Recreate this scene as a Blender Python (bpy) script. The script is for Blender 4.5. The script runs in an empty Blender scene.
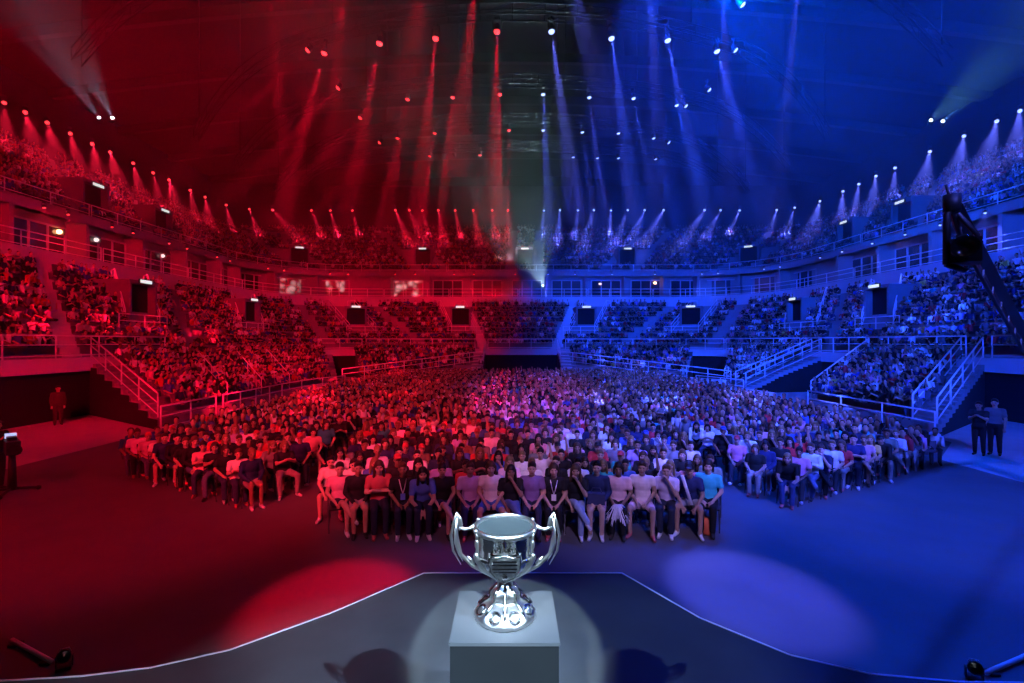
import bpy, bmesh, math, random
import numpy as np
from mathutils import Vector, Matrix, Quaternion
R = math.radians
rnd = random.Random(7)
nrs = np.random.RandomState(11)
SC = bpy.context.scene
COL = SC.collection
CZ = 3.65                      # camera height above the arena floor
F = 470.0                      # focal length in pixels of the 1024 x 683 frame

def ray(px, py, Y):            # world point seen at a pixel, at depth Y
    return Vector(((px - 512) / F * Y, Y, CZ + (341.5 - py) / F * Y))
def at_z(px, py, Z):           # world point seen at a pixel, at height Z
    return ray(px, py, (Z - CZ) * F / (341.5 - py))

# ------------------------------------------------------------------ materials
def mat(name, col, rough=0.6, metal=0.0, spec=0.5, noise=0.0, nscale=8.0, bump=0.0, coat=0.0):
    m = bpy.data.materials.new(name); m.use_nodes = True
    nt = m.node_tree; b = nt.nodes['Principled BSDF']
    b.inputs['Base Color'].default_value = (*col, 1)
    b.inputs['Roughness'].default_value = rough
    b.inputs['Metallic'].default_value = metal
    b.inputs['Specular IOR Level'].default_value = spec
    b.inputs['Coat Weight'].default_value = coat
    if noise or bump:
        tc = nt.nodes.new('ShaderNodeTexCoord'); n = nt.nodes.new('ShaderNodeTexNoise')
        n.inputs['Scale'].default_value = nscale; n.inputs['Detail'].default_value = 5
        nt.links.new(tc.outputs['Object'], n.inputs['Vector'])
        if noise:
            mr = nt.nodes.new('ShaderNodeMapRange')
            mr.inputs['To Min'].default_value = 1 - noise; mr.inputs['To Max'].default_value = 1 + noise
            mx = nt.nodes.new('ShaderNodeMix'); mx.data_type = 'RGBA'; mx.blend_type = 'MULTIPLY'
            mx.inputs['Factor'].default_value = 1
            mx.inputs['A'].default_value = (*col, 1)
            nt.links.new(n.outputs['Fac'], mr.inputs['Value'])
            nt.links.new(mr.outputs['Result'], mx.inputs['B'])
            nt.links.new(mx.outputs['Result'], b.inputs['Base Color'])
        if bump:
            bp = nt.nodes.new('ShaderNodeBump'); bp.inputs['Strength'].default_value = bump
            bp.inputs['Distance'].default_value = 0.01
            nt.links.new(n.outputs['Fac'], bp.inputs['Height']); nt.links.new(bp.outputs['Normal'], b.inputs['Normal'])
    return m
def emit(name, col, s):
    m = bpy.data.materials.new(name); m.use_nodes = True
    b = m.node_tree.nodes['Principled BSDF']
    b.inputs['Base Color'].default_value = (*[c * .3 for c in col], 1)
    b.inputs['Emission Color'].default_value = (*col, 1); b.inputs['Emission Strength'].default_value = s
    return m
def objcol(name, rough=0.75, noise=0.18, nscale=14):
    m = mat(name, (.5, .5, .5), rough, spec=.3)
    nt = m.node_tree; b = nt.nodes['Principled BSDF']
    oi = nt.nodes.new('ShaderNodeObjectInfo'); tc = nt.nodes.new('ShaderNodeTexCoord')
    n = nt.nodes.new('ShaderNodeTexNoise'); n.inputs['Scale'].default_value = nscale
    mr = nt.nodes.new('ShaderNodeMapRange'); mr.inputs['To Min'].default_value = 1 - noise; mr.inputs['To Max'].default_value = 1 + noise
    mx = nt.nodes.new('ShaderNodeMix'); mx.data_type = 'RGBA'; mx.blend_type = 'MULTIPLY'; mx.inputs['Factor'].default_value = 1
    nt.links.new(tc.outputs['Object'], n.inputs['Vector']); nt.links.new(n.outputs['Fac'], mr.inputs['Value'])
    nt.links.new(oi.outputs['Color'], mx.inputs['A']); nt.links.new(mr.outputs['Result'], mx.inputs['B'])
    nt.links.new(mx.outputs['Result'], b.inputs['Base Color'])
    return m

M = dict(
    carpet=mat('floor_carpet', (.10, .10, .105), .55, noise=.25, nscale=1.2, bump=.1),
    concrete=mat('bare_concrete', (.42, .42, .42), .6, noise=.2, nscale=1.5),
    step=mat('tier_concrete', (.30, .30, .31), .75, noise=.2, nscale=.8),
    fascia=mat('fascia_panel', (.55, .55, .56), .55, noise=.08, nscale=.6),
    dark=mat('dark_wall', (.03, .03, .033), .8, noise=.2, nscale=.5),
    black=mat('drape_and_shade_black', (.008, .008, .009), .9, noise=.2, nscale=2),
    roof=mat('roof_panel', (.016, .016, .018), .8, noise=.3, nscale=.15),
    steel=mat('truss_steel', (.07, .07, .075), .45, metal=.6, noise=.15, nscale=3),
    portal=mat('passage_concrete', (.20, .20, .21), .75, noise=.15, nscale=2), stair2=mat('darker_stair', (.27, .27, .28), .75, noise=.15, nscale=2),  # second stair material: darker copy of the stair concrete
    rail=mat('painted_rail', (.85, .85, .86), .4, metal=.2, noise=.05, nscale=3),
    stair=mat('stair_concrete', (.62, .62, .62), .7, noise=.15, nscale=2),
    deck=mat('stage_deck', (.045, .048, .055), .42, noise=.45, nscale=2.2, bump=.05),
    edge=mat('stage_edge_strip', (.8, .8, .82), .4, noise=.05),
    skirt=mat('stage_skirt', (.02, .02, .022), .7, noise=.2),
    seatp=mat('seat_plastic', (.06, .06, .07), .5, noise=.15),
    chairm=mat('chair_black', (.018, .018, .02), .45, noise=.15),
    lampb=mat('lamp_housing', (.02, .02, .022), .45, noise=.2, nscale=20),
    jib=mat('jib_black', (.012, .012, .014), .5, noise=.2, nscale=9),
    glass=mat('dark_glass', (.02, .025, .03), .08, spec=.8, noise=.1),
    suite=mat('suite_wall', (.30, .29, .30), .7, noise=.2, nscale=.7),
    silver=mat('polished_silver', (.95, .96, .97), .15, metal=1.0, noise=.03, nscale=9),
    silver2=mat('engraved_silver', (.66, .70, .74), .32, metal=1.0, noise=.45, nscale=55, bump=.9),
    brushed=mat('brushed_silver', (.95, .96, .97), .30, metal=1.0, noise=.04, nscale=30),
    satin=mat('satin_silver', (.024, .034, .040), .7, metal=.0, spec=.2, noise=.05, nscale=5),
    pedtop=mat('pedestal_top', (.080, .086, .098), .33, noise=.05, nscale=5),
    pedside=mat('pedestal_gloss', (.018, .020, .023), .06, spec=.5, noise=.15, nscale=3, coat=.0),
    cloth=objcol('cloth'), skin=objcol('skin', .5, .05), hair=objcol('hair_strands', .5, .3, 30),
    eye=mat('eye_dark', (.02, .015, .012), .3, noise=.1), lip=mat('lip', (.30, .10, .09), .5, noise=.1),
    red_lens=emit('red_lens', (1, .03, .04), 4), blue_lens=emit('blue_lens', (.32, .42, 1), 3),
    white_lens=emit('white_lens', (.75, .9, 1), 8), warm=emit('warm_bulb', (1, .45, .18), 8),
    sign=emit('sign_face', (.85, 1, .9), .9), suitelight=emit('suite_light', (1, .72, .7), 1.4), teal_lens=emit('teal_lens', (.55, 1, .8), 8),
    window=emit('lit_room', (1, .62, .62), .25),
)
m_ = M['window']; nt_ = m_.node_tree; b_ = nt_.nodes['Principled BSDF']       # a lit room seen through the pane: patchy light
vo_ = nt_.nodes.new('ShaderNodeTexVoronoi'); vo_.inputs['Scale'].default_value = 1.1; tc_ = nt_.nodes.new('ShaderNodeTexCoord')
mr_ = nt_.nodes.new('ShaderNodeMapRange'); mr_.inputs['From Min'].default_value = .25; mr_.inputs['From Max'].default_value = .6; mr_.inputs['To Min'].default_value = .45; mr_.inputs['To Max'].default_value = .0
nt_.links.new(tc_.outputs['Object'], vo_.inputs['Vector']); nt_.links.new(vo_.outputs['Distance'], mr_.inputs['Value']); nt_.links.new(mr_.outputs['Result'], b_.inputs['Emission Strength'])
# ------------------------------------------------------------------ mesh builder
class MB:
    def __init__(s): s.v = []; s.f = []; s.m = []
    def add(s, vs, fs, mi=0):
        o = len(s.v); s.v += [tuple(p) for p in vs]
        s.f += [tuple(i + o for i in f) for f in fs]; s.m += [mi] * len(fs)
    def box(s, lo, hi, mi=0, mtx=None):
        x0, y0, z0 = lo; x1, y1, z1 = hi
        vs = [Vector(p) for p in ((x0,y0,z0),(x1,y0,z0),(x1,y1,z0),(x0,y1,z0),(x0,y0,z1),(x1,y0,z1),(x1,y1,z1),(x0,y1,z1))]
        if mtx: vs = [mtx @ p for p in vs]
        s.add(vs, [(0,3,2,1),(4,5,6,7),(0,1,5,4),(1,2,6,5),(2,3,7,6),(3,0,4,7)], mi)
    def tube(s, pts, r, n=8, mi=0, flat=None, up=None):
        """swept tube; r a number or a list, flat = (a, b) scales the section's two axes"""
        pts = [Vector(p) for p in pts]
        rs = r if isinstance(r, (list, tuple)) else [r] * len(pts)
        fa, fb = flat or (1, 1)
        vs = []; fs = []
        ref = Vector(up) if up else Vector((0, 0, 1))
        pu = None
        for i, p in enumerate(pts):
            d = (pts[min(i + 1, len(pts) - 1)] - pts[max(i - 1, 0)]).normalized()
            q = pu if pu is not None else (ref if abs(d.dot(ref)) < .97 else Vector((1, 0, 0)))
            a = d.cross(q).normalized(); b = a.cross(d).normalized(); pu = b
            for k in range(n):
                t = 2 * math.pi * k / n
                vs.append(p + a * (math.cos(t) * rs[i] * fa) + b * (math.sin(t) * rs[i] * fb))
        L = len(pts)
        for i in range(L - 1):
            for k in range(n):
                k2 = (k + 1) % n
                fs.append((i*n+k, i*n+k2, (i+1)*n+k2, (i+1)*n+k))
        fs.append(tuple(range(n))[::-1]); fs.append(tuple((L-1)*n + k for k in range(n)))
        s.add(vs, fs, mi)
    def lathe(s, prof, n=48, c=(0, 0, 0), mi=0, mtx=None, lobes=None):
        """prof: (radius, z) list; closes on the axis where radius is 0"""
        vs = []; fs = []
        for j, (r, z) in enumerate(prof):
            for k in range(n):
                t = 2 * math.pi * k / n
                rr = r * (1 + (lobes[1][j] * math.cos(lobes[0] * t) if lobes else 0))
                p = Vector((rr * math.cos(t), rr * math.sin(t), z))
                if mtx: p = mtx @ p
                vs.append(p + Vector(c))
        for j in range(len(prof) - 1):
            for k in range(n):
                k2 = (k + 1) % n
                fs.append((j*n+k, j*n+k2, (j+1)*n+k2, (j+1)*n+k))
        s.add(vs, fs, mi)
    def ball(s, c, r, nu=10, nv=6, mi=0, mtx=None):
        rx, ry, rz = r if isinstance(r, (list, tuple)) else (r, r, r)
        vs = [(0, 0, -rz)]
        for j in range(1, nv):
            ph = -math.pi/2 + math.pi * j / nv
            for k in range(nu):
                t = 2*math.pi*k/nu
                vs.append((rx*math.cos(ph)*math.cos(t), ry*math.cos(ph)*math.sin(t), rz*math.sin(ph)))
        vs.append((0, 0, rz)); top = len(vs) - 1
        fs = [(0, 1+(k+1) % nu, 1+k) for k in range(nu)]
        for j in range(nv - 2):
            for k in range(nu):
                a = 1+j*nu+k; b = 1+j*nu+(k+1) % nu
                fs.append((a, b, b+nu, a+nu))
        o = 1 + (nv-2)*nu
        fs += [(o+k, o+(k+1) % nu, top) for k in range(nu)]
        vs = [Vector(p) for p in vs]
        if mtx: vs = [mtx @ p for p in vs]
        s.add([p + Vector(c) for p in vs], fs, mi)
    def prism(s, poly, z0, z1, mi=0):
        n = len(poly)
        vs = [(x, y, z0) for x, y in poly] + [(x, y, z1) for x, y in poly]
        fs = [tuple(range(n))[::-1], tuple(range(n, 2*n))] + [(i, (i+1) % n, n+(i+1) % n, n+i) for i in range(n)]
        s.add(vs, fs, mi)
    def mesh(s, name, mats, smooth=False):
        me = bpy.data.meshes.new(name); me.from_pydata(s.v, [], s.f)
        for m in (mats if isinstance(mats, (list, tuple)) else [mats]): me.materials.append(m)
        me.polygons.foreach_set('material_index', s.m)
        if smooth:
            me.polygons.foreach_set('use_smooth', [True] * len(s.f))
        me.update(); return me
    def build(s, name, mats, parent=None, smooth=False, sharp=None):
        return link(name, s.mesh(name, mats, smooth), parent)
def link(name, me, parent=None, loc=None):
    o = bpy.data.objects.new(name, me); COL.objects.link(o)
    if parent: o.parent = parent
    if loc is not None: o.location = loc
    return o
def tag(o, label=None, cat=None, group=None, kind=None):
    if label: o['label'] = label
    if cat: o['category'] = cat
    if group: o['group'] = group
    if kind: o['kind'] = kind
    return o
def empty(name, loc=(0, 0, 0), rz=0.0):
    o = bpy.data.objects.new(name, None); o.empty_display_size = .1; COL.objects.link(o)
    o.location = loc; o.rotation_euler = (0, 0, rz); return o
ORD = 'zeroth first second third fourth fifth sixth seventh eighth ninth tenth eleventh twelfth thirteenth fourteenth fifteenth sixteenth seventeenth eighteenth nineteenth twentieth'.split()
TENS = {2: 'twenty', 3: 'thirty', 4: 'forty'}
def ordi(n):
    if n < len(ORD): return ORD[n]
    t, u = divmod(n, 10)
    return TENS[t] + ('-' + ORD[u] if u else '') if u else {2: 'twentieth', 3: 'thirtieth', 4: 'fortieth'}[t]

# ------------------------------------------------------------------ bowl plan: offset s outward from the floor's edge, q along it
HW, BACK, Y0, X0 = 15.4, 44.5, 2.0, 0.8
def rad(s): return 14 - 8 * min(s, 30) / 28
def yc(s): return BACK + s - rad(s)
def path(s, q):
    p = path0(s, q); p.x += X0; return p
def path0(s, q):
    w = HW + s; r = rad(s); Yc = yc(s)
    if q <= 1: return Vector((-w, Y0 + (Yc - Y0) * q, 0))
    if q <= 2:
        a = (q - 1) * math.pi / 2
        return Vector((-(w - r) - r * math.cos(a), Yc + r * math.sin(a), 0))
    if q <= 3: return Vector((-(w - r) + 2 * (w - r) * (q - 2), Yc + r, 0))
    if q <= 4:
        a = (q - 3) * math.pi / 2
        return Vector(((w - r) + r * math.sin(a), Yc + r * math.cos(a), 0))
    return Vector((w, Yc - (Yc - Y0) * (q - 4), 0))
def qside(s, Y, right=False):
    f = (Y - Y0) / (yc(s) - Y0)
    return 5 - f if right else f
def qback(s, X):
    w = HW + s - rad(s); return 2 + (X - X0 + w) / (2 * w)
def tang(s, q):
    d = path(s, min(q + .004, 5)) - path(s, max(q - .004, 0)); return d.normalized()
def qs(a, b, per=10):
    out = [a]; k = math.floor(a * per) + 1
    while k / per < b - 1e-6:
        if k / per > a + 1e-6: out.append(k / per)
        k += 1
    return out + [b]
def loft(mb, prof, qa, qb, mi=0, per=10, cap=True):
    """sweep a profile of (s, z) from q = qa to qb (each may be a function of s)"""
    fa = qa if callable(qa) else (lambda s: qa); fb = qb if callable(qb) else (lambda s: qb)
    ts = [(k / 1.0) for k in range(0)]
    mid = qs(fa(prof[0][0]), fb(prof[0][0]), per); n = len(mid)
    A0, B0 = fa(prof[0][0]), fb(prof[0][0])
    vs = []; fs = []
    for q0 in mid:
        t = (q0 - A0) / (B0 - A0)
        for s, z in prof:
            a, b = fa(s), fb(s)
            p = path(s, a + (b - a) * t); vs.append((p.x, p.y, z))
    L = len(prof)
    for i in range(n - 1):
        for j in range(L - 1):
            fs.append((i*L+j, i*L+j+1, (i+1)*L+j+1, (i+1)*L+j))
    if cap == 'strips':       # close both ends with strips down to the ground
        for i in (0, n - 1):
            o = len(vs)
            for j in range(L): x, y, z = vs[i * L + j]; vs.append((x, y, 0))
            for j in range(L - 1): fs.append((i*L+j, i*L+j+1, o+j+1, o+j))
    elif cap:
        fs.append(tuple(range(L))[::-1]); fs.append(tuple((n-1)*L + j for j in range(L)))
    mb.add(vs, fs, mi)
# ------------------------------------------------------------------ the setting
def px_of(p): return 512 + F * p.x / max(p.y, .01)
def q_at(s, px):
    lo, hi = .001, 4.999
    for _ in range(50):
        m = (lo + hi) / 2
        if px_of(path(s, m)) < px: lo = m
        else: hi = m
    return lo
def structure(o): o['kind'] = 'structure'; return o

mb = MB(); mb.add([(-80, -20, 0), (80, -20, 0), (80, 95, 0), (-80, 95, 0)], [(0, 1, 2, 3)])
structure(mb.build('floor', M['concrete']))
# dark event flooring laid over the concrete in the middle
mb = MB(); mb.prism([(-14.6, -12), (13.2, -12), (13.2, 14.5), (15.9, 17), (15.9, 30), (13, 39), (6, 43.8), (-5, 43.8), (-12, 39), (-14.4, 30), (-14.4, 17)], 0.0, .012)
structure(mb.build('floor_covering', M['carpet']))
# bounds of the lowest bank of rows: solid blocks between the tunnel mouths
SW = 6.4                       # offset of the walkway above the bank
LB = []   # (qa(s), qb(s))
LB.append((lambda s: qside(s, 19.4 + 4.0 * s / SW), lambda s: q_at(s, 338 - 1.0 * s)))
LB.append((lambda s: q_at(s, 362 - 1.0 * s), lambda s: qback(s, -2.9)))
LB.append((lambda s: qback(s, 4.9), lambda s: q_at(s, 686 + 1.0 * s)))
LB.append((lambda s: q_at(s, 726 + 1.0 * s), lambda s: qside(s, 33.0 + 1.3 * s / SW, True)))
LB.append((lambda s: qside(s, 25.6 + 4.2 * s / SW, True), lambda s: qside(s, 17.9 + 4.6 * s / SW, True)))
NLOW, DLOW, RLOW = 8, .8, .275
lowprof = [(0, 0), (0, .45)]
for i in range(NLOW):
    lowprof += [(DLOW * (i + 1), .45 + RLOW * i)] + ([(DLOW * (i + 1), .45 + RLOW * (i + 1))] if i < NLOW - 1 else [])
lowprof += [(SW, 2.3), (SW, 0)]
mb = MB()
for a, b in LB: loft(mb, lowprof, a, b, cap='strips')
structure(mb.build('seating_bank', M['step']))
NMID, DMID, SM, RMID = 8, .78, 7.7, .66
midprof = [(SM, 2.2), (SW, 2.2), (SW, 2.85), (SM, 2.85)]
for i in range(NMID):
    midprof += [(SM + DMID * i, 3.0 + RMID * i), (SM + DMID * (i + 1), 3.0 + RMID * i)]
midprof += [(14.1, 8.4), (15.0, 8.4), (15.0, 2.2)]
mb = MB(); loft(mb, midprof, .05, 4.95)
structure(mb.build('seating_tier', M['step']))
mb = MB(); loft(mb, [(SW - .1, 2.2), (SW - .1, 2.87), (SW + .02, 2.87), (SW + .02, 2.2)], .05, 4.95)
structure(mb.build('trim_1', M['fascia']))
# black drapes closing the space below the walkway; black sheets paint shade on the banks' flanks
mb = MB(); loft(mb, [(SW + .1, 0), (SW + .1, 2.2), (SW + .2, 2.2), (SW + .2, 0)], .05, 4.95)
structure(mb.build('wall_lower', M['black']))
mb = MB()
for f, e in [(a_, -1) for a_, b_ in LB] + [(b_, 1) for a_, b_ in LB]:
    pr = []
    for s_, z_ in lowprof[1:-2]:
        p = path(s_, f(s_)); t = tang(s_, f(s_)) * e * .03; pr.append((p + t, z_))
    for (a, za), (b, zb) in zip(pr[:-1], pr[1:]):
        if (b - a).length > .01: mb.add([(a.x, a.y, 0), (b.x, b.y, 0), (b.x, b.y, zb - .03), (a.x, a.y, za - .03)], [(0, 1, 2, 3)])
structure(mb.build('flank_shade', M['black']))
# fascia above the lower tier, suite level, slab of the upper tier
mb = MB(); loft(mb, [(14.02, 7.7), (14.02, 9.25), (14.22, 9.25), (14.22, 7.7)], .05, 4.95)
structure(mb.build('trim_2', M['fascia']))
mb = MB(); loft(mb, [(14.20, 9.0), (14.20, 9.2), (17.80, 9.2), (17.80, 9.0)], .05, 4.95)
structure(mb.build('floor_suites', M['step']))
mb = MB(); loft(mb, [(17.20, 9.2), (17.20, 12.2), (17.50, 12.2), (17.50, 9.2)], .05, 4.95)
structure(mb.build('wall_suites', M['suite']))
mb = MB(); loft(mb, [(15.60, 12.0), (15.60, 12.62), (15.80, 12.62), (15.80, 12.0)], .05, 4.95)
structure(mb.build('trim_3', M['suite']))
NUP, DUP = 16, .84
upprof = [(15.80, 12.0), (15.80, 12.55), (16.60, 12.55)]
for i in range(NUP):
    upprof += [(16.6 + DUP * i, 12.75 + .54 * i), (16.6 + DUP * (i + 1), 12.75 + .54 * i)]
upprof += [(30.80, 20.85), (30.80, 12.0)]
mb = MB(); loft(mb, upprof, .05, 4.95)
structure(mb.build('seating_tier_upper', M['step']))
mb = MB(); loft(mb, [(30.60, 20.8), (30.60, 28.5), (30.90, 28.5), (30.90, 20.8)], .05, 4.95)
structure(mb.build('wall_outer', M['dark']))
mb = MB(); loft(mb, [(29.50, 24.75), (29.50, 27.0), (30.70, 27.0), (30.70, 24.75)], .05, 4.95)
structure(mb.build('beam_ring', M['dark']))
# roof: a shallow vault with ribs across
mb = MB()
nx, ny = 30, 12
xs = [-50 + 100 * i / nx for i in range(nx + 1)]; ys = [-14 + 94 * j / ny for j in range(ny + 1)]
def roofz(x): return 27.6 + 4.2 * math.cos(min(abs(x), 50) / 50 * math.pi / 2)
vs = [(x, y, roofz(x)) for y in ys for x in xs]
fs = [(j*(nx+1)+i, (j+1)*(nx+1)+i, (j+1)*(nx+1)+i+1, j*(nx+1)+i+1) for j in range(ny) for i in range(nx)]
mb.add(vs, fs); structure(mb.build('ceiling', M['roof']))
mb = MB(); mb.box((-50, -14.3, 0), (50, -14, 29)); structure(mb.build('wall_behind', M['dark']))
mb = MB()
for Y in (14, 22, 30, 38, 46, 54, 62, 70):
    vs = []; fs = []
    for i, x in enumerate(xs):
        z = roofz(x)
        vs += [(x, Y - .25, z - .9), (x, Y + .25, z - .9), (x, Y + .25, z - .05), (x, Y - .25, z - .05)]
    for i in range(nx):
        for k in range(4):
            k2 = (k + 1) % 4
            fs.append((i*4+k, i*4+k2, (i+1)*4+k2, (i+1)*4+k))
    mb.add(vs, fs)
structure(mb.build('beam_roof', M['steel']))

# ---- stage
edge_px = [(-60, 683), (0, 681), (80, 676.5), (150, 668), (230, 650), (330, 613.5), (424, 573), (622, 573), (700, 618), (790, 655), (870, 674), (960, 682), (1090, 684)]
DECK = .9
EDGE = [at_z(x, y, DECK) for x, y in edge_px]
poly = [(p.x, p.y) for p in EDGE] + [(9.0, -3.0), (-9.0, -3.0)]
poly = poly[::-1]
mb = MB(); mb.prism(poly, DECK - .06, DECK); structure(mb.build('floor_stage', M['deck']))
inner = [(x * .985, y - .08) for x, y in poly]
mb = MB(); mb.prism(inner, 0, DECK - .06); structure(mb.build('wall_stage', M['skirt']))
mb = MB()
for a, b in zip(EDGE[:-1], EDGE[1:]):
    n = (b - a).cross(Vector((0, 0, 1))).normalized() * .010
    z = Vector((0, 0, .004)); dn = Vector((0, 0, -.05))
    mb.add([a - n + z, b - n + z, b + n + z, a + n + z, a + n + dn, b + n + dn], [(0, 1, 2, 3), (3, 2, 5, 4)])
structure(mb.build('trim_stage', M['edge']))

# ---- stairs of the aisles (pale concrete for a few, darker for most), one per aisle
def stair(prof_rows, q_of, width, name='aisle_stair', m='stair2'):
    """prof_rows: (s, z of the tread, depth); two treads to each row"""
    mb = MB()
    for (s, z, d, rise) in prof_rows:
        for h in range(2):
            s0 = s + d * h / 2 - .03; s1 = s + d * (h + 1) / 2; zz = z + .02 + rise * h / 2
            q = q_of((s0 + s1) / 2); c0 = path(s0, q_of(s0)); c1 = path(s1, q_of(s1)); t = tang(s0, q) * width / 2
            lo = zz - rise - .02
            vs = [c0 - t, c0 + t, c1 + t, c1 - t]
            mb.add([(p.x, p.y, lo) for p in vs] + [(p.x, p.y, zz) for p in vs],
                   [(4, 5, 6, 7), (0, 1, 5, 4), (1, 2, 6, 5), (2, 3, 7, 6), (3, 0, 4, 7)])
    return structure(mb.build(name, M[m]))
MIDROWS = [(SM + DMID * i, 3.0 + RMID * i, DMID, RMID) for i in range(NMID)]
LOWROWS = [(DLOW * i, .45 + RLOW * i, DLOW, RLOW) for i in range(NLOW)]
UPROWS = [(16.6 + DUP * i, 12.75 + .54 * i, DUP, .54) for i in range(NUP)]
AISLE_MID = [qside(5.5, 12), q_at(SM, 72), qside(5.5, 30.5), 1.5, qback(8, -10.3), qback(8, -3.2), qback(8, 5.0), qback(8, 12.8), 3.52,
             qside(5.5, 33, True), qside(5.5, 12, True)]
for i, q in enumerate(AISLE_MID): stair(MIDROWS, lambda s, q=q: q, 1.1, m='stair' if i in (1, 5, 6) else 'stair2')
AISLE_LOW = [LB[1][1], LB[2][0], LB[0][0], LB[3][1], LB[4][1], LB[4][0]]
def shifted(f, d): return lambda s: f(s) + d / (2 * (HW + s - rad(s))) if 2 < f(s) < 3 else f(s) + d / (yc(s) - Y0)
AISLE_LOWQ = [shifted(LB[1][1], -.6), shifted(LB[2][0], .6), shifted(LB[0][0], .5), shifted(LB[3][1], -.5), shifted(LB[4][1], -.5), shifted(LB[0][0], 9), shifted(LB[0][1], -.5)]
for i, f in enumerate(AISLE_LOWQ[:5]): stair(LOWROWS, f, 1.1 if i != 2 else .8, m='stair' if i < 2 else 'stair2')
# upper tier: portals flanked by stairs
UP_PORT_PX = [92, 160, 298, 422, 525, 628, 750, 848, 905]
UPQ = [q_at(19.1, p) for p in UP_PORT_PX]
def side_q(s, q, d): return q + d / (2 * (HW + s - rad(s))) if 2 <= q <= 3 else (q + d / (rad(s) * math.pi / 2) if 1 < q < 2 or 3 < q < 4 else q + d / (yc(s) - Y0))
AISLE_UP = []
for q in UPQ:
    for d in (-1.9, 1.9):
        f = lambda s, q=q, d=d: side_q(s, q, d)
        AISLE_UP.append(f); stair(UPROWS, f, 1.0)
LOW_PORT_PX = [(134, 12.0), (246, 12.2), (346, 12.2), (455, 12.0), (592, 12.0), (700, 12.2), (800, 12.2), (884, 12.0)]
LPQ = [(q_at(s, p), s) for p, s in LOW_PORT_PX]
def portal(q, s, z, w, h, depth, name):
    """mouth of a passage in the seating: side walls, roof slab and a black inside"""
    c = path(s, q); t = tang(s, q); nrm = Vector((t.y, -t.x, 0))       # pointing to the floor
    if nrm.dot(Vector((0, 20, 0)) - c) < 0: nrm = -nrm
    mtx = Matrix.Translation(Vector((c.x, c.y, z))) @ Matrix(((t.x, -nrm.x, 0, 0), (t.y, -nrm.y, 0, 0), (0, 0, 1, 0), (0, 0, 0, 1)))
    mb = MB()
    for sx in (-1, 1):
        mb.box((sx * w / 2 - .09, -.3, -.5), (sx * w / 2 + .09, depth, h), 0, mtx)
    mb.box((-w / 2 - .15, -.35, h), (w / 2 + .15, depth, h + .22), 0, mtx)
    mb.box((-w / 2, .25, -.5), (w / 2, depth - .1, h), 1, mtx)  # solid black block painting the shade inside the passage
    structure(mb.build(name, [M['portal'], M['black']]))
    return mtx
EXIT = []
for i, q in enumerate(UPQ): EXIT.append((portal(q, 18.8, 14.1, 2.2, 2.0, 3.0, 'door_upper_%d' % i), 2.0))
for i, (q, s) in enumerate(LPQ): EXIT.append((portal(q, s - 1.4, 5.8, 2.2, 1.7, 2.6, 'door_lower_%d' % i), 1.9))
# ---- suite windows and dividing piers
sq = []
u = .12
npier = 0
while u < 4.9:
    sq.append(u)
    w = 2 * (HW + 17.2 - rad(17.2)) if 2 <= u < 3 else (yc(17.2) - Y0 if u < 1 or u >= 4 else rad(17.2) * math.pi / 2)
    u += 5.2 / w
wn = 0
for i, (a, b) in enumerate(zip(sq[:-1], sq[1:])):
    c = path(16.6, a); t = tang(16.6, a); n = Vector((-t.y, t.x, 0))
    mtx = Matrix.Translation(Vector((c.x, c.y, 9.2))) @ Matrix(((t.x, n.x, 0, 0), (t.y, n.y, 0, 0), (0, 0, 1, 0), (0, 0, 0, 1)))
    mbp = MB(); mbp.box((-.14, -.9, 0), (.14, 1.1, 2.9), 0, mtx); structure(mbp.build('pillar_%d' % (i + 1), M['suite']))
    m = (a + b) / 2
    c = path(17.15, m); t = tang(17.15, m); n = Vector((-t.y, t.x, 0))
    P = px_of(c)
    if not -20 < P < 1050: continue
    wn += 1
    mtx = Matrix.Translation(Vector((c.x, c.y, 9.2))) @ Matrix(((t.x, n.x, 0, 0), (t.y, n.y, 0, 0), (0, 0, 1, 0), (0, 0, 0, 1)))
    mb = MB(); W = 1.9
    for x in (-W, -W/3, W/3, W): mb.box((x - .06, -.1, .1), (x + .06, .06, 2.5), 0, mtx)
    for z in (.1, 2.44): mb.box((-W, -.1, z - .06), (W, .06, z + .06), 0, mtx)
    fr = structure(mb.build('window_%d' % wn, M['fascia']))
    mb = MB(); mb.box((-W, -.02, .1), (W, .02, 2.44), 0, mtx)
    lit = any(lo < P < hi for lo, hi in ((262, 300), (318, 350), (405, 430), (655, 668)))
    mb.build('pane', M['window'] if lit else M['glass'], fr)
# ------------------------------------------------------------------ railings
def railing(pts, label, h=1.05, bars=2, r=.024, gap=1.8, group='steel guard rails'):
    """guard rail along a polyline of floor points: hand rail, lower bars and every post"""
    pts = [Vector(p) for p in pts]
    o = empty('railing', pts[0]); tag(o, label, 'railing', group)
    loc = [p - pts[0] for p in pts]
    up = Vector((0, 0, 1))
    mb = MB(); mb.tube([p + up * h for p in loc], r * 1.15, 6); mb.build('hand_rail', M['rail'], o, True)
    for k in range(bars):
        mb = MB(); mb.tube([p + up * h * (k + .25) / (bars + .1) for p in loc], r * .8, 5); mb.build('bar', M['rail'], o, True)
    posts = []
    for a, b in zip(loc[:-1], loc[1:]):
        n = max(1, round((b - a).length / gap))
        posts += [a.lerp(b, k / n) for k in range(n)]
    posts.append(loc[-1])
    for p in posts:
        mb = MB(); mb.tube([p, p + up * (h + .01)], r, 6); mb.build('post', M['rail'], o, True)
    return o
def rail_on(s, qa, qb, z, label, per=None, **k):
    n = max(2, int((path(s, qb) - path(s, qa)).length / 2.2))
    pts = []
    for i in range(n + 1):
        p = path(s, qa + (qb - qa) * i / n); p.z = z; pts.append(p)
    return railing(pts, label, **k)
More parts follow.
